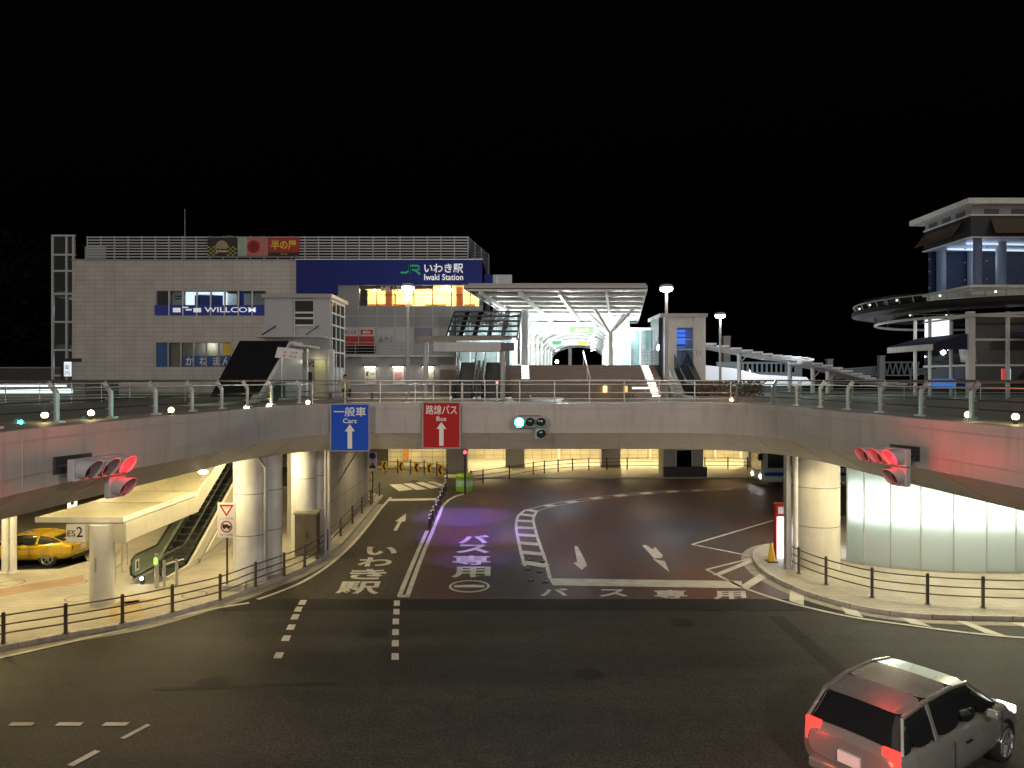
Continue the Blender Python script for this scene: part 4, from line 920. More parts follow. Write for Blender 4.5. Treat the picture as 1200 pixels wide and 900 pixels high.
# ================================================================== VEHICLES
m_tyre = mat('tyre_rubber', (.018, .018, .018), .7)
m_rim = mat('alloy_rim', (.55, .55, .57), .3, metal=.8)
m_cglass = mat('car_glass', (.012, .014, .016), .06, coat=.5, var=.02)
m_head = mat('headlamp_glass', (.6, .62, .65), .12, coat=.6)
def car(name, label, loc, rz, paint, st, gh, wheels, wr, tail, tw, lit=False, cat='car', plate='いわき', extras=None):
    t = thing(name, label, cat, loc, rz)
    b = B(); n = 0; rings = []
    for x, zb, zt, w in st:
        half = [(w * .55, zb), (w * .93, zb + .03), (w, zb + (zt - zb) * .38), (w * .985, zb + (zt - zb) * .68), (w * .93, zb + (zt - zb) * .9), (w * .78, zt), (w * .4, zt + .025)]
        ring = [Vector((x, y, z)) for y, z in half] + [Vector((x, -y, z)) for y, z in half[::-1]]; rings.append(ring)
    for r0, r1 in zip(rings, rings[1:]): b.ribbon(r0, r1, closed=True, smooth=True)
    b.face(rings[0]).face(rings[-1][::-1]); body = b.build('body', paint, t, True, weld=True); sm = body.modifiers.new('smooth', 'SUBSURF'); sm.levels = 1; sm.render_levels = 2
    # greenhouse: glass loft, painted roof and pillars
    b = B(); gr = []
    for x, z, wb, wt, zb in gh:
        gr.append([Vector((x, wb, zb)), Vector((x, (wb + wt) / 2 + .02, (zb + z) / 2)), Vector((x, wt, z - .03)), Vector((x, wt * .7, z)), Vector((x, -wt * .7, z)), Vector((x, -wt, z - .03)), Vector((x, -(wb + wt) / 2 - .02, (zb + z) / 2)), Vector((x, -wb, zb))])
    for r0, r1 in zip(gr, gr[1:]): b.ribbon(r0, r1, smooth=True)
    w_ = b.build('window', m_cglass, t, True); sm = w_.modifiers.new('smooth', 'SUBSURF'); sm.levels = 1; sm.render_levels = 2
    b = B(); lift = Vector((0, 0, .006)); top = [i for i in range(len(gr)) if gh[i][1] > max(g[1] for g in gh) - .16]
    for i, j in zip(top, top[1:]): b.ribbon([p + lift for p in gr[i][2:6]], [p + lift for p in gr[j][2:6]], smooth=True)
    rf_ = b
    for s in (0, 1):
        b = B(); k = (lambda r, q: r[q] if s == 0 else r[7 - q]); o = Vector((0, .008 if s == 0 else -.008, .004))
        f0, r0 = top[-1], top[0]
        for ia, q0, ib, q1 in ((len(gr) - 1, 0, f0, 2), (0, 0, r0, 2)):
            b.bar(k(gr[ia], q0) + o * .3, k(gr[ib], q1) + o * .3, .05, .035)
        for i, j in zip(top, top[1:]): b.bar(k(gr[i], 2) + o, k(gr[j], 2) + o, .06, .05)
        m_ = top[len(top) // 2 - (1 if len(top) > 2 else 0)]; b.bar(k(gr[m_], 0) + o, k(gr[m_], 2) + o, .09, .03)
        b.build('pillar', paint, t, True, .012)
    rf_ = rf_.build('roof', paint, t, True); sm = rf_.modifiers.new('smooth', 'SUBSURF'); sm.levels = 1; sm.render_levels = 2
    for x in wheels:
        for s in (-1, 1):
            yw = s * tw
            wb = B(); wb.cyl((x, yw - s * .22, wr * 1.1), (x, yw + s * .012, wr * 1.1), wr * 1.14, n=24); wb.build('wheel_arch', m_black, t, True)
            w = B().tube([(x + (wr - .075) * math.cos(a * PI / 12), yw + s * -.07, wr + (wr - .075) * math.sin(a * PI / 12)) for a in range(24)], .1, 8, closed=True).build('wheel', m_tyre, t, True)
            rb = B().cyl((x, yw - s * .05, wr), (x, yw + s * .016, wr), wr * .22, n=14)
            for a in range(5):
                q = a * 2 * PI / 5 + .3; rb.bar((x, yw + s * .018, wr), (x + math.cos(q) * wr * .7, yw + s * .022, wr + math.sin(q) * wr * .7), .075, .03)
            rb.tube([(x + wr * .68 * math.cos(a * PI / 12), yw + s * .02, wr + wr * .68 * math.sin(a * PI / 12)) for a in range(24)], .03, 6, closed=True)
            rim = rb.build('rim', m_rim, None); rim.parent = w; rim.name = 'rim'
    rx = st[0][0]; fx = st[-1][0]
    m_tl = glow('tail_lamp_lit', (1, .025, .02), 3.5) if lit else mat('tail_lamp_red', (.25, .01, .01), .2, coat=.5)
    for s in (-1, 1):
        B().obox((rx + tail[0], s * tail[1], tail[2]), .07, tail[3], tail[4]).build('tail_lamp', m_tl, t, True, .02)
        B().obox((fx - tail[5], s * tail[1], tail[6]), .12, .3, .13, 0).build('headlamp', glow('head_lamp_lit', (1, .9, .7), 6) if lit else m_head, t, True, .02)
        B().obox((gh[-2][0] + .1, s * (st[4][3] + .1), gh[-1][4] + .10), .12, .18, .12).build('mirror', paint, t, True, .03)
        b = B()
        for x in (gh[0][0] * .25 - .1, gh[-1][0] * .9): b.box(x - .006, x + .006, s * (st[4][3] + .002) - .004, s * (st[4][3] + .002) + .004, .38, .86)
        b.box(-.2, -.02, s * (st[4][3] * .985 + .01) - .012, s * (st[4][3] * .985 + .01) + .012, .72, .75); b.build('door_seam', m_black, t, True)
    B().box(rx - .035, rx + .02, -.165, .165, .56, .72).build('number_plate', m_signwhite, t, True)
    B().box(fx - .01, fx + .045, -.5, .5, .24, .38).build('grille', m_black, t, True)
    B().box(rx - .02, rx + .1, -.66, .66, .26, .42).build('bumper', m_black if not lit else paint, t, True, .03)
    return t
m_carpaint = mat('yellow_car_paint', (.62, .40, .02), .22, metal=.25, coat=1, var=.03)
coupe = [(-2.22, .42, .80, .60), (-2.14, .32, .93, .76), (-1.9, .24, .98, .86), (-1.35, .2, .95, .90), (-.6, .19, .9, .885), (.3, .19, .88, .88), (1.1, .2, .86, .89), (1.7, .22, .77, .87), (2.1, .28, .64, .78), (2.28, .36, .5, .6)]
cgh = [(-1.85, .98, .66, .55, .92), (-1.35, 1.14, .76, .56, .92), (-.8, 1.24, .80, .58, .88), (-.2, 1.27, .81, .59, .86), (.25, 1.22, .80, .58, .85), (.95, .90, .76, .62, .85)]
ycar = car('sports_car', 'yellow sports coupe parked behind the white posts', (XA(97, 29.9) - 2.2, 29.9, 0), PI, m_carpaint, coupe, cgh, (-1.28, 1.32), .33, (.06, .52, .72, .32, .16, .2, .62), .845)
B().box(-2.1, -1.85, -.72, .72, 1.12, 1.15).box(-2.02, -1.96, .6, .66, .95, 1.12).box(-2.02, -1.96, -.66, -.6, .95, 1.12).build('spoiler', m_carpaint, ycar, True, .01)
m_silver = mat('silver_car_paint', (.36, .37, .36), .25, metal=.55, coat=1, var=.04)
hatch = [(-1.95, .5, .86, .66), (-1.9, .34, 1.0, .78), (-1.6, .24, 1.02, .84), (-1.2, .2, 1.0, .86), (-.5, .19, .98, .86), (.3, .19, .97, .86), (1.0, .2, .95, .85), (1.5, .22, .86, .83), (1.85, .3, .72, .76), (2.0, .38, .56, .6)]
hgh = [(-1.88, 1.02, .74, .6, .96), (-1.62, 1.42, .77, .60, .97), (-1.0, 1.51, .79, .62, .97), (-.2, 1.53, .79, .62, .96), (.35, 1.47, .78, .61, .95), (1.15, .96, .74, .62, .94)]
scar = car('silver_hatchback', 'silver hatchback with glowing red tail lights turning in the near corner', (7.9, 14.2, 0), math.atan2(.57, .82), m_silver, hatch, hgh, (-1.25, 1.25), .31, (.05, .60, .84, .26, .36, .2, .68), .815, lit=True)
scar.scale = (1.2, 1.2, 1.2)
for s in (-1, 1): lamp('tail_light', 'POINT', (-2.3, s * .6, .8), 9, (1, .05, .03), .1, parent=scar, local=True)
for s in (-1, 1): lamp('head_light', 'SPOT', (2.15, s * .55, .66), 220, (1, .9, .72), .05, to=(8, s * .55, .1), size=.9, parent=scar, local=True)
# route bus in the terminal
bx, by = XA(893, 50.5), 50.5
bus_t = thing('route_bus', 'pale blue route bus with lit headlamps, mostly hidden behind the cream column', 'bus', (bx, by, 0))
BL = 10.0; m_bus = mat('bus_pale_blue', (.60, .70, .74), .35, coat=.5, var=.04)
B().box(bx, bx + BL, by, by + 2.4, .35, 2.95).build('body', m_bus, bus_t, bevel=.15)
b = B(); b.box(bx + .4, bx + BL - .4, by - .012, by + .02, 1.35, 2.45); b.build('side_window', m_cglass, bus_t)
B().box(bx - .012, bx + .05, by + .15, by + 2.25, 1.15, 2.5).build('windscreen', m_cglass, bus_t)
B().box(bx - .014, bx + .05, by + .5, by + 1.9, 2.58, 2.84).build('destination_board', glow('amber_board_glow', (1, .6, .2), 1.5), bus_t)
B().box(bx + .2, bx + BL - .2, by - .013, by + .02, .8, 1.05).build('stripe', m_blue, bus_t)
for xq in (bx + 1.9, bx + 7.4):
    for yq, s in ((by + .12, -1), (by + 2.28, 1)): B().cyl((xq, yq + s * .14, .48), (xq, yq - s * .1, .48), .48, n=22).cyl((xq, yq + s * .15, .48), (xq, yq, .48), .24, n=16, m=1).build('wheel', [m_tyre, m_rim], bus_t)
for yq in (by + .35, by + 2.05): B().cyl((bx - .03, yq, .72), (bx + .05, yq, .72), .14, n=16).build('headlamp', glow('bus_headlamp_glow', (1, .97, .9), 30), bus_t)
for yq in (by + .35, by + 2.05): lamp('bus_head_light', 'SPOT', (bx - .08, yq, .72), 220, (1, .96, .88), .1, to=(bx - 9, yq - .4, 0), size=1.1, parent=bus_t)
b = B(); b.box(bx - .3, bx - .05, by - .25, by - .05, 1.9, 2.35); b.box(bx - .05, bx + .1, by - .12, by - .08, 2.3, 2.36); b.build('mirror', m_black, bus_t)

# ================================================================== FROSTED GLASS ROTUNDA
m_frost = frosted('frosted_glass', (.60, .65, .62), .62)
wall = [Vector((13.25, 29.6)), Vector((13.5, 29.25)), Vector((13.95, 28.75)), Vector((14.75, 28.25)), Vector((15.7, 27.85)), Vector((16.8, 27.6)), Vector((18.0, 27.5)), Vector((19.1, 27.5)), Vector((20.2, 27.6)), Vector((21.4, 27.9))]
ro = thing('rotunda', 'curved frosted glass rotunda glowing white under the deck', 'building', (17, 29, KZ))
for a, b_ in zip(wall[1:], wall[2:]):
    d = (b_ - a); u = d.normalized() * .012; n = Vector((-u.y, u.x)).normalized() * .014
    B().ext([(a.x + u.x, a.y + u.y, KZ + .05), (b_.x - u.x, b_.y - u.y, KZ + .05), (b_.x - u.x, b_.y - u.y, 4.70), (a.x + u.x, a.y + u.y, 4.70)], (n.x, n.y, 0)).build('glass_panel', m_frost, ro)
b = B()
for p in wall[1:]: b.bar((p.x, p.y - .01, KZ), (p.x, p.y - .01, 4.7), .035, .05)
b.build('mullion', m_steelpaint, ro)
B().ribbon(up(wall, KZ), up(wall, KZ + .07)).build('base_rail', m_steel, ro)
inw = offset(wall, 2.2)
B().ribbon(up(inw, KZ), up(inw, 4.7)).build('inner_wall', m_white, ro)
B().face(up(wall, KZ + .01) + up(inw[::-1], KZ + .01)).build('inner_floor', m_grey, ro)
lw = offset(wall[1:], .16)
for a, b_ in zip(lw, lw[1:]):
    d = (b_ - a).normalized() * .06; a2, b2 = a + d, b_ - d; n = Vector((-d.y, d.x)).normalized() * .12
    B().ext([(a2.x, a2.y, 1.9), (b2.x, b2.y, 1.9), (b2.x, b2.y, 3.4), (a2.x, a2.y, 3.4)], (n.x, n.y, 0)).build('light_box', glow('light_box_glow', (.93, 1.0, .98), 14.0), ro)
b = B()
for p in lw: b.bar((p.x, p.y + .06, KZ), (p.x, p.y + .06, 1.9), .05)
b.build('light_stand', m_steelpaint, ro)

# ================================================================== LIGHTS UNDER THE DECK (recessed downlights, added tint and fill lamps)
m_disc = glow('downlight_glow', (1.0, .85, .5), 8)
def downlight(x, y, e, col=WARM, size=2.6, label='round downlight recessed in the underside of the deck', z=SB, r=.12, bowl=0):
    t = thing('downlight', label, 'light', (x, y, z), 0, 'downlights under the deck')
    B().lathe([(.16, -.05), (.16, 0), (.12, 0), (.12, -.05)], (x, y, z - .006), 16, caps=False).build('trim_ring', m_steelpaint, t)
    B().cyl((x, y, z - .02), (x, y, z - .012), .12, n=16).build('diffuser', m_disc, t)
    lamp('down_light', 'SPOT', (x, y, z - .07), e, col, r, to=(x, y, 0), size=size, blend=.7, parent=t)
    if bowl:
        t['label'] = 'round bowl lamp hanging just below the underside of the deck'; t['group'] = 'bowl lamps under the deck'
        B().cyl((x, y, z - .3), (x, y, z - .05), .02).build('stem', m_steelpaint, t); B().lathe([(.02, -.42), (.12, -.40), (.17, -.34), (.12, -.30)], (x, y, z), 16).build('bowl', m_disc, t)
        lamp('bowl_light', 'POINT', (x, y, z - .55), bowl, col, .12, parent=t)
YE = (1.0, .80, .40)
for yq in (25.0, 27.6):  # unseen shelter lamps added to brighten the paving and escalator foot
    B().box(-14.7, -13.6, yq - .07, yq + .07, cz - .15, cz - .101).build('tube_lamp', glow('shelter_tube_glow', (1, .85, .55), 6), sh)
    lamp('shelter_fill', 'POINT', (-14.1, yq, cz - .35), 45, (1, .84, .5), .2, parent=sh)
for x, y, e in ((-10.6, 24.9, 200), (-9.5, 29.2, 260), (-8.3, 33.0, 200), (-6.6, 38.5, 420), (-5.8, 46, 560), (-11.7, 24.4, 150), (-12.6, 22.1, 130), (-16.9, 23.4, 250), (-19.5, 25.5, 220), (-12.0, 28.2, 260), (-18.2, 24.5, 420), (-11.4, 31.5, 260), (-17.2, 30.5, 400), (-21, 29, 400), (-15.0, 36.0, 200)):
    downlight(x, y, e, YE, bowl=e * .55 if x < -9 and y > 22 else 0)
for x, y, e in ((-12, 57, 1600), (-7.5, 59, 1600), (-2, 64, 2600), (4, 64, 2600), (9.5, 64, 2600), (15, 64, 2600), (21, 64, 2600), (28, 64, 2600)):
    downlight(x, y, e, (1, .80, .40))
for x, y, e in ((11.0, 26.6, 170), (13.2, 25.4, 600), (16.4, 25.2, 720), (19.7, 25.0, 760), (10.8, 34, 300)):
    downlight(x, y, e, (1.0, .88, .56), bowl=e * .3 if x > 12 else 0)
for x, y, e in ((2.5, 34, 420), (0.5, 42, 500), (8.5, 40, 360), (3.5, 49, 500)):
    downlight(x, y, e, (.86, .88, 1.0))
downlight(-2.0, 35.5, 1500, (.34, .15, 1.0), 1.35)  # added lamp, tints the bus lane violet in place of a reflection
downlight(-1.7, 30.6, 700, (.40, .20, 1.0), .9)  # second added violet tint, over the bus lettering
downlight(-2.7, 40.0, 2600, (.34, .15, 1.0), 1.3); downlight(-9.6, 50.3, 700, YE); downlight(13, 33, 300, (1.0, .78, .45)); downlight(9.0, 47, 400, (1.0, .62, .35)); downlight(7.5, 33.5, 260, (1.0, .70, .45))  # added as well: violet tint, chevron board fill, orange tint on the road
# ================================================================== STATION BUILDING
YS = 62.0
m_tile = brickmat('station_wall_tile', (.55, .52, .49), (.50, .475, .445), (.38, .36, .34), .84, .37, 'XZ', .5, 0, .022, .14)
m_sblue = mat('station_blue_panel', (.003, .012, .15), .75, var=.04)
m_lit = glow('warm_room_glow', (1.0, .70, .24), .85)
st = thing('station_building', 'pale tiled railway station building with a dark blue name band', 'building', (XA(330, YS), YS, 6.40))
def sx(px): return XA(px, YS)
def sz(py): return ZA(py, YS)
xl, xr = sx(85), sx(565)
# front wall in pieces around the openings
def wallpiece(a, b, t, bt, m, name, y0=YS, dy=.4): return B().box(sx(a), sx(b), y0, y0 + dy, sz(bt), sz(t)).build(name, m, st)
b = B()
def wp(a, c, t, bt): b.box(sx(a), sx(c), YS, YS + .4, sz(bt), sz(t))
wp(85, 182, 305, 462); wp(182, 348, 305, 340.5); wp(312, 348, 340.5, 462); wp(182, 312, 370, 401); wp(182, 312, 430.5, 462); wp(271, 312, 401, 430.5)
b.build('wall', m_tile, st)
B().box(xl, sx(85) + .3, YS + .41, YS + 22, 6.4, sz(305)).box(xr - .3, xr, YS + .41, YS + 22, 6.4, sz(305)).box(xl, xr, YS + 21.6, YS + 22, 6.4, sz(305)).build('side_wall', m_tile, st)
B().box(xl - .1, xr + .1, YS - .06, YS + 22, sz(305), sz(303.6)).build('roof', m_grey, st)
b = B(); b.box(sx(348), sx(565), YS - .25, YS + .2, sz(334), sz(305)); b.box(sx(348), sx(396), YS - .25, YS + .2, sz(344), sz(334) - .004)
b.box(sx(565) - .3, sx(565), YS + .21, YS + 9, sz(334), sz(305)); b.build('name_band', m_sblue, st)
b = B(); b.box(sx(347), sx(566), YS - .28, YS + .22, sz(305), sz(303.9)); b.build('band_trim', m_white, st)
yb = YS - .262; b = B()
b.sign('いわき駅', (sx(497.5), yb, sz(320.5)), X_, Z_, sx(543) - sx(497.5), sz(309.5) - sz(320.5), bold=.02)
b.sign('Iwaki Station', (sx(497.5), yb, sz(328.8)), X_, Z_, sx(543) - sx(497.5), sz(321.6) - sz(328.8), bold=.018)
b.build('station_lettering', glow('white_letter_glow', (.8, .82, .85), .32), st)
b = B(); h = sz(311) - sz(322); jx = sx(470); z0 = sz(322); w = sx(493) - sx(470)
def fat(pts, wd): 
    for p, q in zip(pts, pts[1:]): b.bar((jx + p[0] * w, yb, z0 + p[1] * h), (jx + q[0] * w, yb, z0 + q[1] * h), .012, wd)
fat([(.0, .18), (.28, .18), (.40, .34), (.40, 1.0)], .15); fat([(.5, .0), (.5, .92), (.86, .92), (.96, .78), (.96, .62), (.86, .46), (.58, .46)], .15); fat([(.72, .46), (1.0, 0)], .16)
b.build('emblem', glow('rail_green_glow', (.02, .32, .12), .25), st)  # faint emission put in to brighten the green
# shop windows behind the tiled wall
def window_band(a, c, t, bt, n, back, name='window'):
    f = B()
    for i in range(n + 1):
        x = sx(a + (c - a) * i / n); f.box(x - .06, x + .06, YS + .02, YS + .12, sz(bt), sz(t))
    f.box(sx(a), sx(c), YS + .019, YS + .119, sz(bt) - .04, sz(bt) + .04).box(sx(a), sx(c), YS + .019, YS + .119, sz(t) - .04, sz(t) + .04)
    fr = f.build(name, m_steelpaint, st)
    B().box(sx(a), sx(c), YS + .2, YS + .22, sz(bt), sz(t)).build('pane', m_winglass, fr)
    return fr
w1 = window_band(182, 312, 340.5, 370, 8, None); w2 = window_band(182, 271, 401, 430.5, 6, None)
m_roomwhite = glow('white_room_glow', (.9, .95, 1), 1.5); m_room = mat('shop_interior', (.5, .5, .48), .6)
b = B(); b.box(sx(182), sx(312), YS + 2.5, YS + 2.6, sz(370), sz(340)).box(sx(182), sx(271), YS + 1.5, YS + 1.6, sz(430), sz(401)); b.build('inner_wall', m_room, st)
B().box(sx(212), sx(226), YS + .9, YS + 1.0, sz(357), sz(340.6)).box(sx(226), sx(256), YS + .9, YS + 1.0, sz(343.5), sz(340.6)).box(sx(256), sx(261), YS + .9, YS + 1.0, sz(357), sz(340.6)).build('lit_screen', m_roomwhite, st)
B().box(sx(224), sx(257), YS + .7, YS + .8, sz(360), sz(345)).box(sx(277), sx(285), YS + .23, YS + .25, sz(360), sz(340.6)).build('blue_display', m_blue, st)
B().box(sx(199), sx(211), YS + .6, YS + .65, sz(357), sz(341)).build('poster', m_signwhite, st)
B().box(sx(201), sx(209), YS + .59, YS + .598, sz(347), sz(345.5)).box(sx(201), sx(208), YS + .59, YS + .598, sz(350), sz(348.5)).build('poster_print', m_signblack, st)
o = B().box(sx(181.5), sx(312), YS - .05, YS + .01, sz(369.5), sz(357.5)).build('shop_sign', mat('shop_sign_blue', (.008, .035, .36), .35), st)
b = B(); b.sign('WILLCOM', (sx(240), YS - .060, sz(366)), X_, Z_, sx(300) - sx(240), sz(360) - sz(366), bold=.01)
for q in ((203, 212, 366, 360.8), (214, 221, 361, 359.6), (218, 225, 364, 362), (227, 236, 366, 361)): b.box(sx(q[0]), sx(q[1]), YS - .061, YS - .056, sz(q[2]), sz(q[3]))
b.build('lettering', glow('sign_letter_glow', (.8, .85, .9), .45), o)
f = B(); 
for i in range(1, 8): x = sx(182 + 130 * i / 8); f.box(x - .05, x + .05, YS - .054, YS - .02, sz(370), sz(341))
f.build('mullion', m_white, w1)
o = B().box(sx(214), sx(271), YS + .13, YS + .17, sz(429), sz(417)).box(sx(182.5), sx(196), YS + .13, YS + .17, sz(429.5), sz(402)).build('shop_sign', mat('shop_sign_teal', (.02, .10, .28), .4), st)
b = B()
for ch, px in (('か', 217), ('ね', 233), ('ま', 249), ('ん', 260)): b.sign(ch, (sx(px), YS + .124, sz(428)), X_, Z_, sx(px + 9) - sx(px), sz(418) - sz(428), bold=.01)
b.build('lettering', m_signwhite, o)
B().box(sx(198), sx(214), YS + .3, YS + .35, sz(430), sz(402)).build('blind', mat('tan_blind', (.42, .33, .22), .7), st)
B().box(sx(262), sx(271), YS + .12, YS + .16, sz(416), sz(402)).build('poster', m_yellow, st)
lamp('shop_light', 'POINT', (sx(245), YS + 1.9, sz(344)), 70, COOL, .3, parent=st); lamp('shop_light', 'POINT', (sx(240), YS + 1.0, sz(404)), 40, (1, .85, .6), .3, parent=st)
# right half: grey curtain wall
b = B(); b.box(sx(396), sx(420), YS, YS + .3, sz(384), sz(334)); b.box(sx(420), sx(565), YS, YS + .3, sz(384), sz(358.5)); b.build('curtain_wall', m_grey, st)
b = B()
for px in (420, 442, 463, 485, 507, 529, 551): b.box(sx(px) - .04, sx(px) + .04, YS - .03, YS - .003, sz(415), sz(359))
for py in (370, 383.5): b.box(sx(396), sx(565), YS - .029, YS - .002, sz(py) - .03, sz(py) + .03)
b.box(sx(396) - .03, sx(396) + .03, YS - .03, YS - .004, sz(384), sz(344)); b.box(sx(420) - .05, sx(420) + .05, YS - .03, YS + .3, sz(358.5), sz(334)); b.build('mullion', m_steelpaint, st)
f = B()
for px in (420.6, 441.5, 463, 485, 507, 529, 551, 564): f.box(sx(px) - .05, sx(px) + .05, YS + .0, YS + .1, sz(358), sz(334.4))
f.box(sx(420.6), sx(565), YS + .001, YS + .1, sz(345.5) - .03, sz(345.5) + .03)
fr = f.build('window', m_dark, st); B().box(sx(420.6), sx(565), YS + .12, YS + .13, sz(358.2), sz(334.3)).build('pane', glass('clear_pane', (.95, .95, .93), .04), fr)
m_warmwall = mat('warm_interior', (.80, .62, .34), .6, var=.08)
b = B(); b.box(sx(420), xr - .31, YS + 4, YS + 4.1, sz(362), sz(334)); b.box(sx(420), xr - .31, YS + .35, YS + 4, sz(359), sz(358.4)); b.box(sx(420), xr - .31, YS + .35, YS + 4, sz(334), sz(333.6)); b.build('inner_wall', m_warmwall, st)
b = B(); b.box(sx(448), sx(456), YS + 1.5, YS + 2.1, sz(358.4), sz(334)); b.box(sx(533), sx(541), YS + 1.5, YS + 2.1, sz(358.4), sz(334)); b.build('inner_column', mat('terracotta', (.36, .12, .04), .6), st)
B().box(sx(420.6), sx(507), YS + .2, YS + .24, sz(338.5), sz(334.3)).build('valance', m_dark, st)
b = B(); b.sign('MUTO', (sx(446), YS + .19, sz(341.5)), X_, Z_, sx(478) - sx(446), sz(335) - sz(341.5), bold=.02); b.build('window_lettering', m_signwhite, st)
for px, e in ((430, 150), (468, 170), (496, 170), (520, 150), (555, 170)): lamp('room_light', 'POINT', (sx(px), YS + 2.6, sz(337)), e * 2.2, (1, .76, .36), .15, parent=st)
b = B()
for px in (516, 528, 545, 560, 436, 474): b.sphere((sx(px), YS + 1.2, sz(337.5)), .16, 10, 6)
b.build('ceiling_lamp', glow('ceiling_globe_glow', (1, .88, .6), 8), st)
b = B()
for px in (430, 440, 460, 470, 500, 512, 548): b.box(sx(px) - .5, sx(px) + .5, YS + 3.0, YS + 3.2, sz(358.4), sz(352)); 
b.build('seating', mat('dark_seating', (.16, .08, .03), .6), st)
b = B(); b.box(sx(396), sx(565), YS + .02, YS + .3, sz(415), sz(384)); b.build('spandrel', mat('pale_spandrel', (.36, .37, .37), .35, var=.05), st)
for a, c, rd, txt in ((402, 419.5, 397, '三木屋'), (421, 438.5, 397, '')):
    B().box(sx(a), sx(c), YS - .05, YS + .015, sz(405), sz(394)).build('red_poster', mat('poster_red', (.36, .02, .01), .5), st)
    B().box(sx(a), sx(c), YS - .05, YS + .015, sz(394), sz(384)).build('white_poster', mat('poster_grey', (.45, .43, .44), .5), st)
b = B(); b.sign('三木屋', (sx(407), YS - .056, sz(391.5)), X_, Z_, sx(418) - sx(407), sz(387) - sz(391.5)); b.cyl((sx(404), YS - .058, sz(389.3)), (sx(404), YS - .052, sz(389.3)), .18, n=14); b.build('poster_lettering', m_red, st)
b = B(); b.box(sx(423), sx(437), YS - .06, YS - .052, sz(392), sz(386.5)); b.build('poster_plate', m_red, st)
B().sign('BEISIA', (sx(425.5), YS - .066, sz(390.7)), X_, Z_, sx(434.5) - sx(425.5), sz(387.8) - sz(390.7), bold=.02).build('poster_lettering', m_signwhite, st)
B().sign('みさく', (sx(444), YS - .035, sz(402)), X_, Z_, sx(460) - sx(444), sz(394.5) - sz(402)).build('wall_lettering', m_signblack, st)
B().box(sx(485.5), sx(506), YS - .04, YS + .015, sz(402), sz(384)).build('poster', mat('violet_poster', (.20, .18, .24), .5), st)
B().box(sx(397), sx(440), YS - .04, YS + .016, sz(414.5), sz(405.5)).build('dark_glazing', m_darkglass, st)
b = B(); b.box(sx(396), sx(565), YS, YS + .4, 6.40, sz(415) - .004); b.build('base_wall', mat('base_wall_grey', (.33, .315, .31), .55, var=.06, dirt=.1), st)
# terrace rail in front of the spandrel
bar_rail('thin steel railing on the station terrace under the red posters', [Vector((sx(398), YS - 1.2)), Vector((sx(450), YS - 1.2)), Vector((sx(545), YS - 1.2))], sz(416.5), 1.6, (.3, .55, .8, 1.05), m1=m_steelpaint, group='terrace railings')
t = thing('terrace', 'narrow grey terrace slab running along the station wall', 'terrace', (sx(470), YS - .8, sz(418)))
B().box(sx(397), sx(548), YS - 1.4, YS - .01, sz(418.5), sz(416.6)).build('slab', m_ltgrey, t)
# lit poster boxes on the base wall
for px, ink, lb in ((434, '鮨一', 'lit poster with black brush lettering on the station base wall'), (467, None, 'lit poster with a pink square on the station base wall'), (502, None, 'lit pale poster half behind the shelter column')):
    t = thing('poster_box', lb, 'poster', (sx(px), YS - .1, sz(452)), 0, 'lit poster boxes')
    B().box(sx(px - 6.5), sx(px + 6.5), YS - .08, YS - .004, sz(451), sz(433)).build('board', mat('poster_cream', (.62, .56, .44), .5), t)
    if ink: B().sign('鮨一', (sx(px - 5), YS - .086, sz(441.5)), X_, Z_, sx(px + 5) - sx(px - 5), sz(435) - sz(441.5), bold=.03).sign('ちゅん', (sx(px - 5), YS - .086, sz(447)), X_, Z_, sx(px + 5) - sx(px - 5), sz(443.2) - sz(447), bold=.03).build('lettering', m_signblack, t)
    elif px == 467: B().box(sx(px - 4), sx(px + 4), YS - .09, YS - .082, sz(446), sz(436)).build('print', mat('poster_pink', (.55, .25, .26), .5), t)
    B().box(sx(px - 8), sx(px + 8), YS - .45, YS - .004, sz(429.5), sz(427.8)).build('hood', m_dark, t)
    B().box(sx(px - 6), sx(px + 6), YS - .4, YS - .1, sz(430.2), sz(429.6)).build('tube_lamp', glow('tube_glow', (1, .95, .85), 9), t)
    lamp('poster_light', 'POINT', (sx(px), YS - .6, sz(431.5)), 16, (1, .93, .8), .2, parent=t)
# rooftop louvre screen
sc_ = thing('louvre_screen', 'white horizontal louvre screen along the station roof', 'screen', (sx(330), YS + 1, sz(303)))
y1 = YS + .6; b = B()
for i in range(9):
    py = 276.5 + i * 3.3; b.bar((sx(97), y1, sz(py)), (sx(548), y1, sz(py)), .05, .11); b.bar((sx(548), y1, sz(py)), (sx(548) + 1.5, y1 + 9, sz(py)), .05, .11)
b.build('louvre', m_ltgrey, sc_); b = B()
for i in range(29): x = sx(97 + (548 - 97) * i / 28); b.bar((x, y1 + .08, sz(304)), (x, y1 + .08, sz(275)), .09, .09)
for k in (.3, .6, 1): b.bar((sx(548) + 1.5 * k, y1 + 9 * k, sz(304)), (sx(548) + 1.5 * k, y1 + 9 * k, sz(275)), .09)
b.build('upright', m_ltgrey, sc_)
def roof_sign(a, c, label, mats):
    t = thing('roof_sign', label, 'sign', (sx(a + c) / 2 if False else (sx(a) + sx(c)) / 2, y1 - .1, sz(299)), 0, 'signs on the louvre screen')
    B().box(sx(a), sx(c), y1 - .14, y1 - .06, sz(299), sz(276.8)).build('panel', mats, t); return t
t = roof_sign(240.5, 275.5, 'black roof sign with a golden fan crest', mat('sign_night', (.015, .014, .012), .5))
yy = y1 - .146; cx, cz = sx(257.5), sz(291.5); b = B()
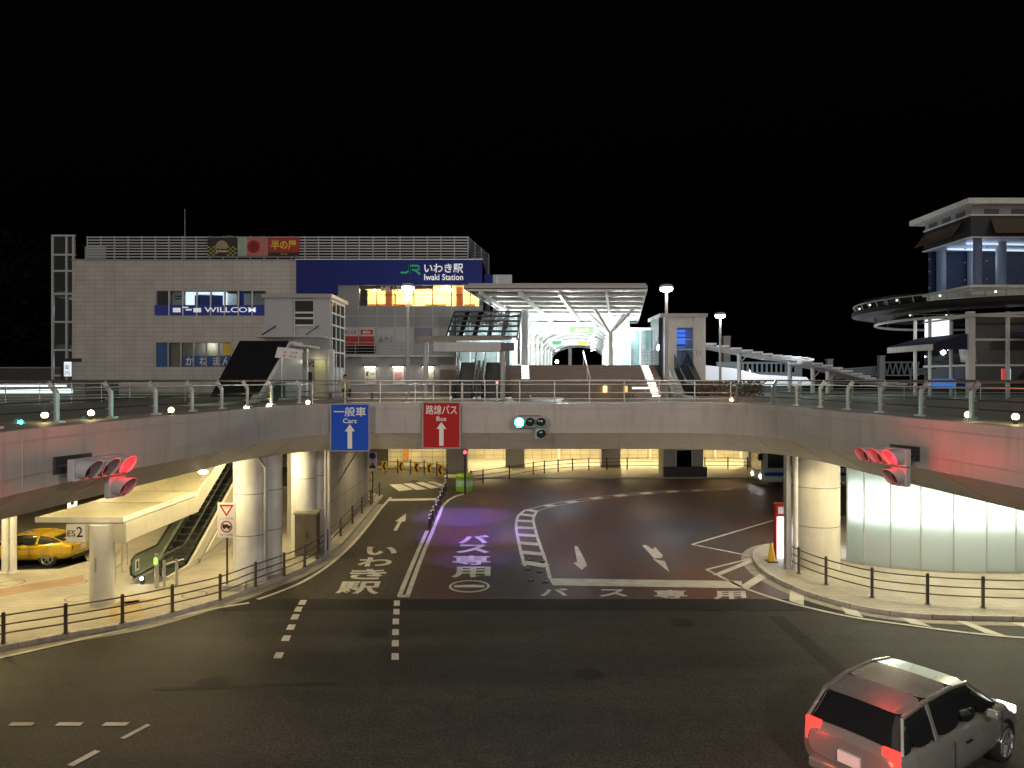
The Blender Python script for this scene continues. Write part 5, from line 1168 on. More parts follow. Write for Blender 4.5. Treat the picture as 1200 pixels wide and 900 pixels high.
for k in range(9):
    a0 = math.radians(12 + k * 17.4); a1 = a0 + math.radians(12); b.face([(cx + .12 * math.cos(a0), yy, cz + .1 * math.sin(a0)), (cx + .62 * math.cos(a0), yy, cz + .8 * math.sin(a0)), (cx + .62 * math.cos(a1), yy, cz + .8 * math.sin(a1)), (cx + .12 * math.cos(a1), yy, cz + .1 * math.sin(a1))])
b.box(cx - .5, cx + .5, yy - .002, yy, cz - .22, cz - .05); b.build('crest', mat('crest_gold', (.48, .40, .24), .5), t)
b = B()
for i in range(12):
    for j in range(5):
        if (i + j) % 2 == 0 and not (3 < i < 8): b.box(sx(240.5) + i * .21, sx(240.5) + i * .21 + .2, yy - .001, yy, sz(299) + j * .17, sz(299) + j * .17 + .16)
b.build('chequer_pattern', mat('crest_olive', (.30, .27, .06), .5), t)
t = roof_sign(276, 312, 'mint and pink roof sign with a red lantern shape', mat('sign_mint', (.32, .42, .36), .5))
B().box(sx(287), sx(312), yy - .001, yy, sz(299), sz(276.8)).build('pink_field', mat('sign_pink', (.45, .16, .16), .5), t)
b = B(); cx, cz = sx(295), sz(288); b.cyl((cx, yy - .002, cz), (cx, yy - .008, cz), .55, n=20); b.build('lantern', m_red, t)
b = B(); b.sign('魚', (cx - .35, yy - .012, cz - .35), X_, Z_, .7, .7, bold=.01); b.build('lettering', m_signblack, t)
t = roof_sign(312.5, 348.5, 'red roof sign with yellow lettering', mat('sign_scarlet', (.40, .02, .01), .5))
B().box(sx(312.5), sx(348.5), yy - .001, yy, sz(299), sz(294.5)).build('dark_strip', m_signblack, t)
B().sign('半の屋', (sx(315.5), yy - .003, sz(291.5)), X_, Z_, sx(345.5) - sx(315.5), sz(280) - sz(291.5), bold=.03).sign('dining', (sx(327), yy - .003, sz(297.8)), X_, Z_, .55, .2).build('lettering', mat('letter_yellow', (.70, .50, .04), .5), t)
t = thing('roof_antenna', 'thin antenna mast on the station roof', 'antenna', (sx(192), YS + 4, sz(303)))
B().cyl((sx(192), YS + 4, sz(304)), (sx(192), YS + 4, sz(232)), .07, .03, 8).build('mast', m_steelpaint, t)
t = thing('roof_camera', 'small dark rooftop unit above the chequered sign', 'roof unit', (sx(258), YS + 2, sz(275)))
B().box(sx(255), sx(262), YS + 2, YS + 2.4, sz(304), sz(273)).cyl((sx(256.5), YS + 1.9, sz(272)), (sx(256.5), YS + 2.2, sz(272)), .15).cyl((sx(260.5), YS + 1.9, sz(272)), (sx(260.5), YS + 2.2, sz(272)), .15).build('body', m_dark, t)
# open steel stair tower at the left end
t = thing('stair_tower', 'open steel stair tower glazed in front at the end of the station building', 'tower', (sx(72), YS + 1, 6.4))
b = B()
for px in (59.5, 76, 84): b.box(sx(px) - .09, sx(px) + .09, YS + .2, YS + .4, 6.4, sz(275))
for py in (275.5, 298, 317, 344, 377, 410, 440): b.box(sx(58.5), sx(86), YS + .19, YS + .39, sz(py) - .08, sz(py) + .08)
b.build('frame', m_ltgrey, t)
b = B()
for i, py in enumerate((344, 407)): b.box(sx(62), sx(85), YS + .5, YS + 3, sz(py) - .25, sz(py) + .25)
b.build('landing', m_grey, t); B().box(sx(59.5), sx(85), YS + .3, YS + .32, 6.4, sz(276)).build('glazing', m_winglass, t)
b = B(); b.box(sx(59), sx(85), YS + 5, YS + 5.2, 6.4, sz(276)); b.build('rear_wall', mat('stair_rear', (.26, .31, .31), .6), t)
lamp('stair_light', 'POINT', (sx(72), YS + 2.5, sz(360)), 60, (.85, 1, .95), .3, parent=t); lamp('stair_light', 'POINT', (sx(72), YS + 2.5, sz(425)), 60, (.85, 1, .95), .3, parent=t)
t = thing('totem_sign', 'narrow lit notice with dark letters by a black frame at the station corner', 'sign', (sx(79), YS - 4, 6.4))
Yt = YS - 4; B().box(XA(75, Yt), XA(83, Yt), Yt, Yt + .1, ZA(441, Yt), ZA(424, Yt)).build('panel', glow('notice_glow', (.8, .92, 1), .8), t)
B().box(XA(71, Yt), XA(74.5, Yt), Yt, Yt + .2, 6.4, ZA(420, Yt)).box(XA(74.5, Yt), XA(94, Yt), Yt, Yt + .2, ZA(424, Yt), ZA(420, Yt)).build('frame', m_black, t)
B().sign('案', (XA(76, Yt), Yt - .006, ZA(433, Yt)), X_, Z_, .38, .38).sign('内', (XA(76, Yt), Yt - .006, ZA(440, Yt)), X_, Z_, .38, .38).build('lettering', m_signblack, t)

# ================================================================== LIFT TOWER AND BLACK ESCALATOR COVER
YL = 47.0
t = thing('lift_tower', 'grey panelled lift tower standing in front of the tiled station wall', 'tower', (XA(350, YL), YL, 6.4))
def lx(px): return XA(px, YL)
def lz(py): return ZA(py, YL)
b = B(); b.box(lx(310), lx(343), YL, YL + 4.2, 6.4, lz(349)); b.box(lx(343.01), lx(368), YL + .3, YL + 4.2, 6.4, lz(349)); b.box(lx(368.01), lx(387), YL, YL + 4.2, 6.4, lz(349)); b.build('wall', m_ltgrey, t)
B().box(lx(309) - .1, lx(387) + .12, YL - .15, YL + 4.6, lz(349), lz(344.5)).build('roof', m_steelpaint, t)
b = B(); b.box(lx(343.5), lx(367.5), YL + .24, YL + .28, lz(381), lz(351)); w = b.build('window', m_darkglass, t)
b = B()
for py in (351, 366, 372.5, 381): b.box(lx(343.2), lx(367.8), YL + .18, YL + .24, lz(py) - .06, lz(py) + .06)
for px in (343.8, 367.2): b.box(lx(px) - .05, lx(px) + .05, YL + .17, YL + .25, 6.4, lz(349.2))
b.build('frame', m_white, w)
b = B(); xx = lx(387)
for y in (.3, 1.4, 2.6, 3.8): b.box(xx + .003, xx + .06, YL + y - .06, YL + y + .06, 6.4, lz(350))
for py in (352, 366, 380, 396, 412): b.box(xx + .004, xx + .055, YL + .1, YL + 4, lz(py) - .05, lz(py) + .05)
b.build('side_frame', m_white, t); B().box(xx + .001, xx + .02, YL + .2, YL + 4, lz(430), lz(351)).build('side_glass', m_darkglass, t)
b = B(); b.box(lx(310), lx(386), YL - 2.0, YL - .01, lz(397), lz(395)); cpy = b.build('canopy', m_ltgrey, t)
b = B()
for px in (323, 373): b.bar((lx(px), YL - .01, lz(382)), (lx(px) - .3, YL - 1.8, lz(395)), .07)
b.build('tie_rod', m_dark, t)
B().box(lx(300), lx(388), YL - .3, YL - .01, lz(421), lz(409)).build('lintel', mat('lintel_grey', (.36, .34, .34), .5), t)
B().box(lx(341), lx(360), YL - .06, YL - .002, 6.4, lz(433)).build('door', mat('pale_door', (.42, .5, .52), .4), t)
B().box(lx(350), lx(354), YL - .08, YL - .062, lz(445), lz(436)).build('door_window', m_black, t); B().box(lx(362), lx(366), YL - .08, YL - .062, lz(447), lz(436)).build('door_window', m_black, t)
B().box(lx(369), lx(382), YL - .05, YL - .004, 6.4, lz(421.5)).build('lit_niche', mat('niche_yellow', (.5, .5, .3), .5), t)
lamp('niche_light', 'POINT', (lx(374), YL - .7, lz(424)), 12, (1, .95, .6), .1, parent=t)
B().sign('EV2', (lx(360), YL - .31, lz(430)), X_, Z_, lx(370) - lx(360), .35, bold=.02).build('lettering', m_signblack, t)
B().cyl((lx(391), YL - .6, 6.4), (lx(391), YL - .6, lz(410)), .2, n=18).build('column', m_white, t)
# black sloping cover over the escalator
t = thing('escalator_cover', 'black sloping roof with a small skylight over the top of the escalator', 'roof', (-13.2, 38, 6.4))
Q = [P(243, 452, 37.0), P(297, 452, 37.0), P(327, 401.5, 42.0), P(271, 401.5, 42.0)]
Q = [Vector((-15.4, 37.0, 6.62)), Vector((-12.95, 37.0, 6.62)), Vector((-12.95, 42.2, 9.65)), Vector((-15.9, 42.2, 9.65))]
m_blk = mat('black_cover', (.012, .012, .015), .45, var=.1)
B().ext(Q, (0, .12, .12)).build('roof', m_blk, t)
a, bq, c, d = Q; n = (bq - a).cross(d - a).normalized(); 
if n.y > 0: n = -n
def on(u, v, h=.01): return (a * (1 - u) + bq * u) * (1 - v) + (d * (1 - u) + c * u) * v + n * h
B().face([on(.45, .06), on(.76, .06), on(.76, .42), on(.45, .42)]).build('skylight', mat('dim_skylight', (.16, .14, .11), .3), t)
B().face([on(.48, .45), on(.76, .45), on(.76, .55), on(.48, .55)]).build('vent', mat('vent_grey', (.22, .21, .2), .4), t)
b = B(); b.bar(bq + Vector((.06, 0, 0)), c + Vector((.06, 0, 0)), .10, .22); b.bar(c + Vector((.06, 0, 0)), c + Vector((.06, 2.4, 0)), .10, .22); b.build('edge_trim', m_white, t)
B().ext([(-12.93, 37.2, 6.4), (-12.93, 44.6, 6.4), (-12.93, 44.6, 9.5), (-12.93, 42.2, 9.5)], (.04, 0, 0)).build('side_wall', m_ltgrey, t)
t = thing('direction_board', 'tilted white direction board hung beside the black sloping cover', 'sign', (XA(337, 40), 40, ZA(416, 40)))
def dp(px, py): return P(px, py, 40)
o = B().ext([dp(322, 419), dp(352, 421.5), dp(354.5, 410), dp(325.5, 406.5)], (0, .2, 0)).build('panel', m_signwhite, t)
b = B(); r = (dp(354.5, 410) - dp(325.5, 406.5)).normalized(); u = (dp(325.5, 406.5) - dp(322, 419)).normalized(); og = dp(322, 419) + Vector((0, -.008, 0))
b.sign('いわき駅', og + r * .75 + u * .33, r, u, .4, .12).sign('東口広場', og + r * .75 + u * .12, r, u, .4, .12); b.build('lettering', m_signblack, t)
b = B(); b.sign('←', og + r * .4 + u * .3, r, u, .2, .15).sign('←', og + r * .4 + u * .1, r, u, .2, .15); b.build('arrow', m_red, t)
B().cyl((XA(330, 40.1), 40.12, 6.4), (XA(330, 40.1), 40.12, ZA(418, 40)), .04).build('pole', m_steel, t)
# bright roof edge canopy behind the board
t = thing('walk_canopy', 'thin white canopy edge running back beside the lift tower', 'canopy', (XA(345, 44), 44, 9.4))
B().ext([P(328, 401, 42.5), P(362, 404.5, 42.5), P(362, 406.5, 42.5), P(328, 404, 42.5)], (0, 2.5, 0)).build('roof', m_white, t)
B().cyl((XA(360, 44), 44, 6.4), (XA(360, 44), 44, ZA(405.5, 44)), .06).build('column', m_steel, t)

# seated person on a bench, planters on the plaza
Yp = 40.0; px0 = XA(404, Yp)
t = thing('bench', 'dark low bench on the deck behind the blue cars sign', 'bench', (px0 + .2, Yp, 6.4))
B().box(px0 - .9, px0 + 1.6, Yp - .2, Yp + .3, 6.78, 6.84).build('seat', mat('bench_wood', (.07, .04, .025), .6), t)
for dx in (-.8, 1.5): B().box(px0 + dx - .04, px0 + dx + .04, Yp - .18, Yp + .28, 6.4, 6.779).build('leg', m_dark, t)
def person(label, x, y, zs, face=0.0):
    t = thing('person', label, 'person', (x, y, 6.4), face)
    import bmesh
    J = [(0, 0, .0), (0, -.02, .22), (0, -.06, .44), (0, -.09, .56), (0, -.10, .63), (0, -.12, .74),           # pelvis..head
         (.17, -.08, .48), (.22, -.16, .24), (.12, -.34, .12), (-.17, -.08, .48), (-.22, -.16, .24), (-.12, -.34, .12),
         (.10, -.04, -.01), (.13, -.42, .02), (.12, -.44, -.38), (.12, -.56, -.42), (-.10, -.04, -.01), (-.13, -.42, .02), (-.12, -.44, -.38), (-.12, -.56, -.42)]
    E = [(0, 1), (1, 2), (2, 3), (3, 4), (4, 5), (3, 6), (6, 7), (7, 8), (3, 9), (9, 10), (10, 11), (0, 12), (12, 13), (13, 14), (14, 15), (0, 16), (16, 17), (17, 18), (18, 19)]
    Rr = [.15, .145, .16, .10, .055, .095, .065, .05, .035, .065, .05, .035, .10, .075, .05, .045, .10, .075, .05, .045]
    me = bpy.data.meshes.new('body'); me.from_pydata([(a, b_, c + zs) for a, b_, c in J], E, []); o = bpy.data.objects.new('body', me); COL.objects.link(o); o.parent = t
    me.materials.append(mat('pale_yellow_cloth', (.55, .48, .25), .8))
    mo = o.modifiers.new('skin', 'SKIN'); su = o.modifiers.new('smooth', 'SUBSURF'); su.levels = 1; su.render_levels = 2
    for v, r in zip(me.skin_vertices[0].data, Rr): v.radius = (r, r)
    me.skin_vertices[0].data[0].use_root = True
    B().sphere((0, -.125, .75 + zs), .098, 14, 9, sc=(.92, 1, 1.15)).sphere((0, -.228, .745 + zs), .02, 6, 4).build('face', mat('skin', (.42, .27, .19), .6), t, True)
    B().sphere((0, -.10, .79 + zs), .112, 14, 9, sc=(.98, 1, 1.05)).build('hair', mat('dark_hair', (.012, .010, .010), .5), t, True)
    B().sphere((.16, -.40, .02 + zs), .10, 8, 6, sc=(.9, 2.4, .9)).sphere((-.16, -.40, .02 + zs), .10, 8, 6, sc=(.9, 2.4, .9)).cyl((.14, -.47, zs - .01), (.13, -.46, zs - .38), .075, .06).cyl((-.14, -.47, zs - .01), (-.13, -.46, zs - .38), .075, .06).build('trousers', mat('navy_trousers', (.02, .025, .05), .8), t, True)
person('person with dark hair in a pale yellow top sitting on the dark bench', px0, Yp - .02, .50, .5)

# ================================================================== CENTRE: PLAZA STAIRS, ESCALATORS, HALL
m_stair = mat('stair_granite', (.26, .20, .175), .6, var=.15, scale=4)
t = thing('plaza_stairs', 'wide brown granite stairs rising to the station hall', 'stairs', (4.5, 46, 6.4))
b = B(); NS = 13; ys0, ys1, zt = 46.0, 50.3, 8.5
for i in range(NS): b.box(-.6, 9.9, ys0 + (ys1 - ys0) * i / NS, ys1, 6.4 + (zt - 6.4) * i / NS + (0 if i == 0 else .003), 6.4 + (zt - 6.4) * (i + 1) / NS)
b.build('flight', m_stair, t); b = B()
for i in range(NS): b.box(-.6, 9.9, ys0 + (ys1 - ys0) * i / NS - .01, ys0 + (ys1 - ys0) * i / NS + .05, 6.4 + (zt - 6.4) * (i + 1) / NS - .035, 6.4 + (zt - 6.4) * (i + 1) / NS + .006)
b.build('nosing', mat('stair_nosing', (.36, .30, .26), .6), t)
m_stepglow = glow('step_light_glow', (1, .90, .82), 3.2)
for xa, xb in ((.65, 1.15), (8.9, 9.4)):
    for i in range(NS): yy = ys0 + (ys1 - ys0) * i / NS; B().box(xa, xb, yy - .02, yy - .011, 6.4 + (zt - 6.4) * (i + .25) / NS, 6.4 + (zt - 6.4) * (i + .8) / NS).build('step_light', m_stepglow, t)
B().tube([(5.0, 46.2, 6.5), (5.0, 46.2, 7.5), (4.95, 50.2, 9.5), (4.95, 50.2, 8.5)], .035).bar((4.98, 48, 7.4), (4.98, 48, 8.4), .06).build('centre_handrail', m_steel, t)
# curved balustrade on the right
for xr_, lb in ((10.15, 'white curved balustrade along the right side of the plaza stairs'),):
    t = thing('stair_balustrade', lb, 'railing', (xr_, 48, 6.4))
    pth = [Vector((xr_ - .9, 51.6, 8.5)), Vector((xr_ - .3, 51.2, 8.5)), Vector((xr_, 50.4, 8.5)), Vector((xr_ + .1, 46.0, 6.4)), Vector((xr_ + .15, 44.2, 5.6 + .8)), ]
    b = B()
    for h in (.2, .4, .6, .8): b.tube([p + Z_ * h for p in pth], .022)
    b.tube([p + Z_ * 1.05 for p in pth], .04); b.build('rail', m_white, t)
    for p, q in zip(pth, pth[1:]):
        for k in range(6): s = p.lerp(q, k / 6); B().cyl(s, s + Z_ * 1.05, .02, n=6).build('post', m_white, t)
    B().ext([(xr_ + .05, 50.4, 8.55), (xr_ + .15, 46.0, 6.45), (xr_ + .15, 46.0, 6.4), (xr_ + .05, 50.4, 6.4)], (.15, 0, 0)).build('side_wall', m_white, t)
escR = escalator('outdoor escalator beside the curved white balustrade', 11.2, 43.0, 6.4, 2.1, .8, math.radians(27), group='escalators', detail=False)
m_escgl2 = glass('escalator_glass_bright', (.80, .88, .85), .12)
escalator('left one of the two escalators up to the station hall', -2.75, 40.4, 6.4, 2.2, .95, math.radians(27), glassm=m_escgl2, side=m_steel, detail=False)
escalator('right one of the two escalators up to the station hall', -1.15, 40.4, 6.4, 2.2, .95, math.radians(27), glassm=m_escgl2, side=m_steel, detail=False)
# planters, low walls and bollards before the stairs
m_cap = mat('warm_stone_cap', (.46, .41, .33), .6, var=.08)
for xa, xb, Y, top, lb in ((0.0, 1.02, 41.0, 444.5, 'short stone planter glowing teal left of the plaza stairs'), (3.0, 6.75, 41.5, 444.0, 'long stone planter in front of the plaza stairs'), ):
    t = thing('stone_planter', lb, 'planter', ((xa + xb) / 2, Y, 6.4), 0, 'stone planters on the plaza'); z = ZA(top, Y)
    B().box(xa, xb, Y, Y + .9, 6.4, z - .16).build('wall', mat('planter_brown', (.16, .13, .11), .6, var=.15), t); B().box(xa - .04, xb + .04, Y - .04, Y + .94, z - .157, z).build('cap', m_cap, t)
t = thing('lit_bench', 'stone bench with a glowing strip under its edge right of the planter', 'bench', (XA(751, 40), 40, 6.4))
xa, xb = XA(741, 40), XA(762, 40); B().box(xa, xb, 40, 40.6, 6.95, 7.1).build('seat', m_cap, t); B().box(xa + .1, xb - .1, 40.08, 40.5, 6.4, 6.9).build('wall', m_stair, t); B().box(xa, xb, 39.99, 40.02, 7.0, 7.09).build('light_strip', glow('bench_strip_glow', (1, .88, .7), 2.2), t)
for px, e, lb in ((709, 3.5, 'glowing yellow lantern set in the long planter'), (733, 1.0, 'dimmer amber lantern right of its bright twin in the planter')):
    x = XA(px, 41.4); t = thing('planter_lantern', lb, 'lantern', (x, 41.4, 6.7)); B().box(x - .1, x + .1, 41.3, 41.48, 6.75, 7.15).build('pane', glow('lantern_glow_%d' % px, (1, .62, .16), e), t); B().box(x - .13, x + .13, 41.28, 41.49, 7.15, 7.2).build('cap', m_dark, t)
for px, Y, lb in ((541.5, 38, 'slim steel bollard at the foot of the left hall escalator'), (582.5, 37.5, 'steel bollard with a pinkish lit top beside the escalators'), (508, 38, 'slim steel bollard left of the hall escalators')):
    x = XA(px, Y); t = thing('plaza_bollard', lb, 'bollard', (x, Y, 6.4), 0, 'steel bollards on the plaza'); B().cyl((x, Y, 6.4), (x, Y, 7.3), .06, n=12).lathe([(.06, .9), (.05, .96), (.01, .98)], (x, Y, 6.4), 12).build('post', m_steel, t)
    if px == 582.5: B().cyl((x, Y, 7.3), (x, Y, 7.42), .065, n=12).build('lamp', glow('pink_lamp_glow', (1, .35, .35), 1.5), t)
# concourse slab, vaulted hall
m_hall = mat('hall_white', (.78, .80, .78), .4, var=.04)
HX, HR, HY0, HY1 = 4.6, 3.7, 58.0, 88.0
ha = thing('station_hall', 'brightly lit white vaulted station hall behind the plaza stairs', 'building', (HX, HY0, 8.5))
B().box(-5, 11.5, 50.31, 92, 8.2, 8.5).build('floor', mat('hall_floor', (.45, .45, .43), .35), ha)
B().box(-5, 11.5, 50.31, 50.6, 6.4, 8.195).build('retaining_wall', m_stair, ha)
def arch(y, cx, r, zb, zt, n=22): return [Vector((cx - r, y, zb))] + [Vector((cx + r * math.cos(PI - PI * i / n), y, zb + 1.2 + (zt - zb - 1.2) * math.sin(PI * i / n))) for i in range(n + 1)] + [Vector((cx + r, y, zb))]
rg = [arch(HY0 + (HY1 - HY0) * k / 8, HX + 3.4 * k / 8, HR - .35 * k / 8, 8.5 + .02 * k, 12.5 - .9 * k / 8) for k in range(9)]
b = B()
for p, q in zip(rg, rg[1:]): b.ribbon(p, q, smooth=True)
b.build('vault', m_hall, ha)
b = B()
for k in range(9):
    r_ = [Vector((p.x + (HX + 3.4 * k / 8 - p.x) * .03, p.y + .05, p.z - .08)) for p in rg[k]]; b.tube(r_, .12, 6)
b.build('rib', m_steelpaint, ha)
out = [Vector((HX - 4.8, HY0, 8.5)), Vector((HX - 4.8, HY0, 13.1)), Vector((HX + 4.8, HY0, 13.1)), Vector((HX + 4.8, HY0, 8.5))]
b = B(); b.face(out + rg[0][::-1]); b.build('portal', m_hall, ha)
for k in (.6, 2, 3.5, 5, 6.5):
    lamp('hall_light', 'POINT', (HX + 3.4 * k / 8, HY0 + (HY1 - HY0) * k / 8, 11.3 - .1 * k), 170, (.90, 1.0, .96), .4, parent=ha)
for s in (-1, 1):
    for k in range(6):
        yq = HY0 + .5 + k * 5; xc = HX + 3.4 * (yq - HY0) / 30 + s * 3.0; B().cyl((xc, yq, 8.5), (xc, yq, 11.0), .13, n=10).build('column', m_white, ha)
b = B()
for k in range(5):
    yq = HY0 + 2 + k * 5; xc = HX + 3.4 * (yq - HY0) / 30; b.box(xc + 1.9, xc + 2.1, yq, yq + 3, 11.2 - .1 * k, 11.25 - .1 * k); b.box(xc - 2.1, xc - 1.9, yq, yq + 3, 11.2 - .1 * k, 11.25 - .1 * k)
b.build('tube_lamp', glow('hall_tube_glow', (.93, 1, .97), 14), ha)
t = thing('hall_banner', 'white banner with red top lettering and a green panel across the hall mouth', 'banner', (XA(660, 57), 57, 11))
def bx_(px, Y=57): return XA(px, Y)
def bz_(py, Y=57): return ZA(py, Y)
B().box(bx_(623), bx_(698), 57, 57.06, bz_(391), bz_(378)).build('cloth', m_signwhite, t)
B().sign('いわきイルミネーション＆オータムフェスタ', (bx_(623.5), 56.99, bz_(382)), X_, Z_, bx_(697.5) - bx_(623.5), bz_(378.6) - bz_(382), bold=.02).build('red_lettering', m_red, t)
B().sign('あたたかさと輝きの街', (bx_(632), 56.99, bz_(386.3)), X_, Z_, bx_(659) - bx_(632), bz_(383.6) - bz_(386.3), bold=.02).sign('第２回 １１月２３日', (bx_(632), 56.99, bz_(390.3)), X_, Z_, bx_(659) - bx_(632), bz_(387.4) - bz_(390.3), bold=.02).build('lettering', m_signblack, t)
B().box(bx_(667), bx_(696), 56.985, 56.995, bz_(390.5), bz_(382.8)).build('green_panel', mat('banner_green', (.12, .42, .10), .5), t)
B().sign('点灯式', (bx_(673), 56.975, bz_(388.5)), X_, Z_, bx_(690) - bx_(673), bz_(385.2) - bz_(388.5), bold=.02).build('panel_lettering', m_signwhite, t)
t = thing('hanging_sign', 'long hanging direction sign with green and yellow ends inside the hall', 'sign', (6, 68, 11))
B().box(XA(646, 68), XA(690, 68), 68, 68.1, ZA(404.5, 68), ZA(399, 68)).build('panel', m_signwhite, t); B().box(XA(647, 68), XA(658, 68), 67.98, 67.995, ZA(404, 68), ZA(399.5, 68)).build('green_panel', mat('banner_green2', (.02, .25, .10), .5), t); B().box(XA(677, 68), XA(689, 68), 67.98, 67.995, ZA(404, 68), ZA(399.5, 68)).build('yellow_panel', m_yellow, t)
B().sign('改札口', (XA(662, 68), 67.99, ZA(403.5, 68)), X_, Z_, XA(673, 68) - XA(662, 68), ZA(400.3, 68) - ZA(403.5, 68)).build('lettering', m_signblack, t)
# lamp and post seen through the vault
x = XA(668, 96); t = thing('yard_post', 'pale post with a forked top seen through the hall', 'post', (x, 96, 8)); B().cyl((x, 96, 0), (x, 96, ZA(406, 96)), .28, .24, 12).build('shaft', m_white, t); B().box(x - .6, x + .6, 95.9, 96.1, ZA(406, 96), ZA(404.5, 96)).build('head', m_white, t)
x = XA(652, 92); z = ZA(424, 92); t = thing('yard_lamp', 'dazzling white lamp seen through the hall at the top of the stairs', 'lamp', (x, 91, 8.5)); B().sphere((x, 91, z), .2, 12, 8).build('globe', glow('flood_glow', (1, .98, .92), 40), t); B().cyl((x, 91, 8.5), (x, 91, z - .3), .06).build('pole', m_dark, t)
# big tilted canopy in front of the hall
t = thing('hall_canopy', 'large tilted white canopy with ribbed underside on forked columns', 'canopy', (2.7, 50, 8.5))
A_ = [Vector((-2.85, 44, 13.05)), Vector((8.15, 44, 13.05)), Vector((10.2, 59, 12.25)), Vector((.6, 59, 12.25))]
B().ext(A_, (0, 0, .10)).build('underside', mat('canopy_white', (.62, .63, .62), .45, var=.04), t)
def oc(u, v, h=0): return (A_[0] * (1 - u) + A_[1] * u) * (1 - v) + (A_[3] * (1 - u) + A_[2] * u) * v + Z_ * h
b = B()
for k in range(9): b.bar(oc(0, k / 8, -.09), oc(1, k / 8, -.09), .16, .16)
b.build('purlin', m_white, t); b = B()
for u in (.08, .30, .52, .78): b.bar(oc(u, 0, -.28), oc(u, 1, -.28), .16, .24)
b.build('beam', m_white, t)
e = B()
for k in range(4): e.bar(A_[k] + Z_ * .06, A_[(k + 1) % 4] + Z_ * .06, .16, .26)
for k in range(12): u = k / 11; e.bar(oc(u, 0, .1), oc(u, .06, .38), .06)
e.bar(oc(0, .05, .38), oc(1, .05, .38), .12, .12); e.build('edge_frame', m_steelpaint, t)
fy = 52.0; fx_ = XA(715, fy)
B().cyl((fx_, fy, 8.5), (fx_, fy, 10.9), .2, n=16).build('column', m_white, t)
b = B()
for tx, ty in ((-1.3, -1.6), (1.4, -1.6), (-1.3, 2.2), (1.4, 2.2)): b.cyl((fx_, fy, 10.8), (fx_ + tx, fy + ty, 12.45), .11, n=10)
b.build('fork', m_white, t)
B().cyl((XA(615, fy), fy, 8.5), (XA(615, fy), fy, 12.5), .3, n=16).build('column', m_ltgrey, t)
lamp('canopy_fill', 'POINT', (4.0, 54, 9.8), 1500, (.93, 1.0, .97), .4, parent=t); lamp('canopy_fill', 'POINT', (8.4, 54.8, 9.9), 900, (.93, 1.0, .97), .3, parent=t); lamp('canopy_fill', 'POINT', (-.6, 53.0, 10.4), 900, (.93, 1.0, .97), .3, parent=t)  # unseen fill lamps added to whiten the canopy underside
# glass shop fronts either side of the hall mouth
t = thing('side_lobby', 'glazed lobby with bright walls right of the hall mouth', 'building', (10.2, 57, 8.5))
B().box(8.45, 12.3, 58.2, 58.4, 8.5, 11.6).build('wall', mat('lobby_wall', (.5, .6, .58), .5), t); b = B()
for x in (8.5, 9.3, 10.1, 11, 11.9): b.box(x - .04, x + .04, 57.1, 57.2, 8.5, 11.4)
b.box(8.4, 12.2, 57.09, 57.19, 11.4, 11.6); b.build('frame', m_white, t); B().box(8.4, 12.2, 57.14, 57.15, 8.5, 11.4).build('pane', m_winglass, t)
lamp('lobby_light', 'POINT', (9.5, 57.7, 11), 60, COOL, .2, parent=t)
t = thing('side_lobby', 'bright glazed lobby with a brown door left of the hall mouth', 'building', (-.5, 57, 8.5))
B().box(-4.4, .15, 59, 59.2, 8.5, 12).build('wall', m_hall, t); B().box(-.9, -.1, 58.9, 58.98, 8.5, 10.4).build('door', mat('brown_door', (.2, .12, .08), .5), t)
B().box(-4.4, .1, 57.5, 57.52, 8.5, 12).build('pane', m_winglass, t); b = B()
for x in (-4.4, -3.3, -2.2, -1.1, .05): b.box(x - .05, x + .05, 57.4, 57.48, 8.5, 12)
b.build('frame', m_white, t); lamp('lobby_light', 'POINT', (-1.8, 58.2, 11.2), 120, (.93, 1, .97), .2, parent=t)
# grey plant room above the right end of the station
t = thing('plant_room', 'grey ribbed plant room on the roof right of the blue band', 'building', (sx(587), YS + 3, 11))
B().box(sx(577), sx(600), YS + 2, YS + 9, 11.5, sz(318)).build('wall', m_ltgrey, t); B().box(sx(581), sx(583), YS + 1.9, YS + 1.99, 11.5, sz(319)).build('rib', m_white, t)
B().box(sx(566), sx(577), YS + 1.9, YS + 4, sz(343), sz(318)).build('blue_screen', m_sblue, t)
# dark framed glass roof over the hall escalators
t = thing('escalator_roof', 'dark framed sloping glass roof over the pair of hall escalators', 'roof', (-2, 44, 8.6))
R4 = [P(525, 393, 43), P(607, 393, 43), P(616, 362, 48), P(538, 362, 48)]
R4 = [Vector((-3.9, 43, 10.05)), Vector((.3, 43, 10.05)), Vector((.6, 48, 12.0)), Vector((-3.8, 48, 12.0))]
def orf(u, v, h=0): return (R4[0] * (1 - u) + R4[1] * u) * (1 - v) + (R4[3] * (1 - u) + R4[2] * u) * v + Z_ * h
b = B()
for k in range(6): b.bar(orf(0, k / 5), orf(1, k / 5), .12, .12)
for u in (0, .2, .4, .6, .8, 1): b.bar(orf(u, 0, -.1), orf(u, 1, -.1), .30 if 0 < u < 1 else .1, .2)
b.build('frame', m_dark, t); B().ext(R4, (0, 0, .02)).build('pane', m_winglass, t)
B().cyl((-3.7, 47.5, 8.5), (-3.7, 47.5, 11.8), .1).build('post', m_steelpaint, t); B().cyl((.45, 47.5, 8.5), (.45, 47.5, 11.8), .1).build('post', m_steelpaint, t)
t = thing('entry_canopy', 'lilac grey entry canopy beam on two white columns before the escalators', 'canopy', (-2, 40, 6.4))
Yc_ = 39.5; b = B(); b.box(XA(508, Yc_), XA(587, Yc_), Yc_, Yc_ + .6, ZA(412, Yc_), ZA(401, Yc_)); b.build('beam', m_ltgrey, t)
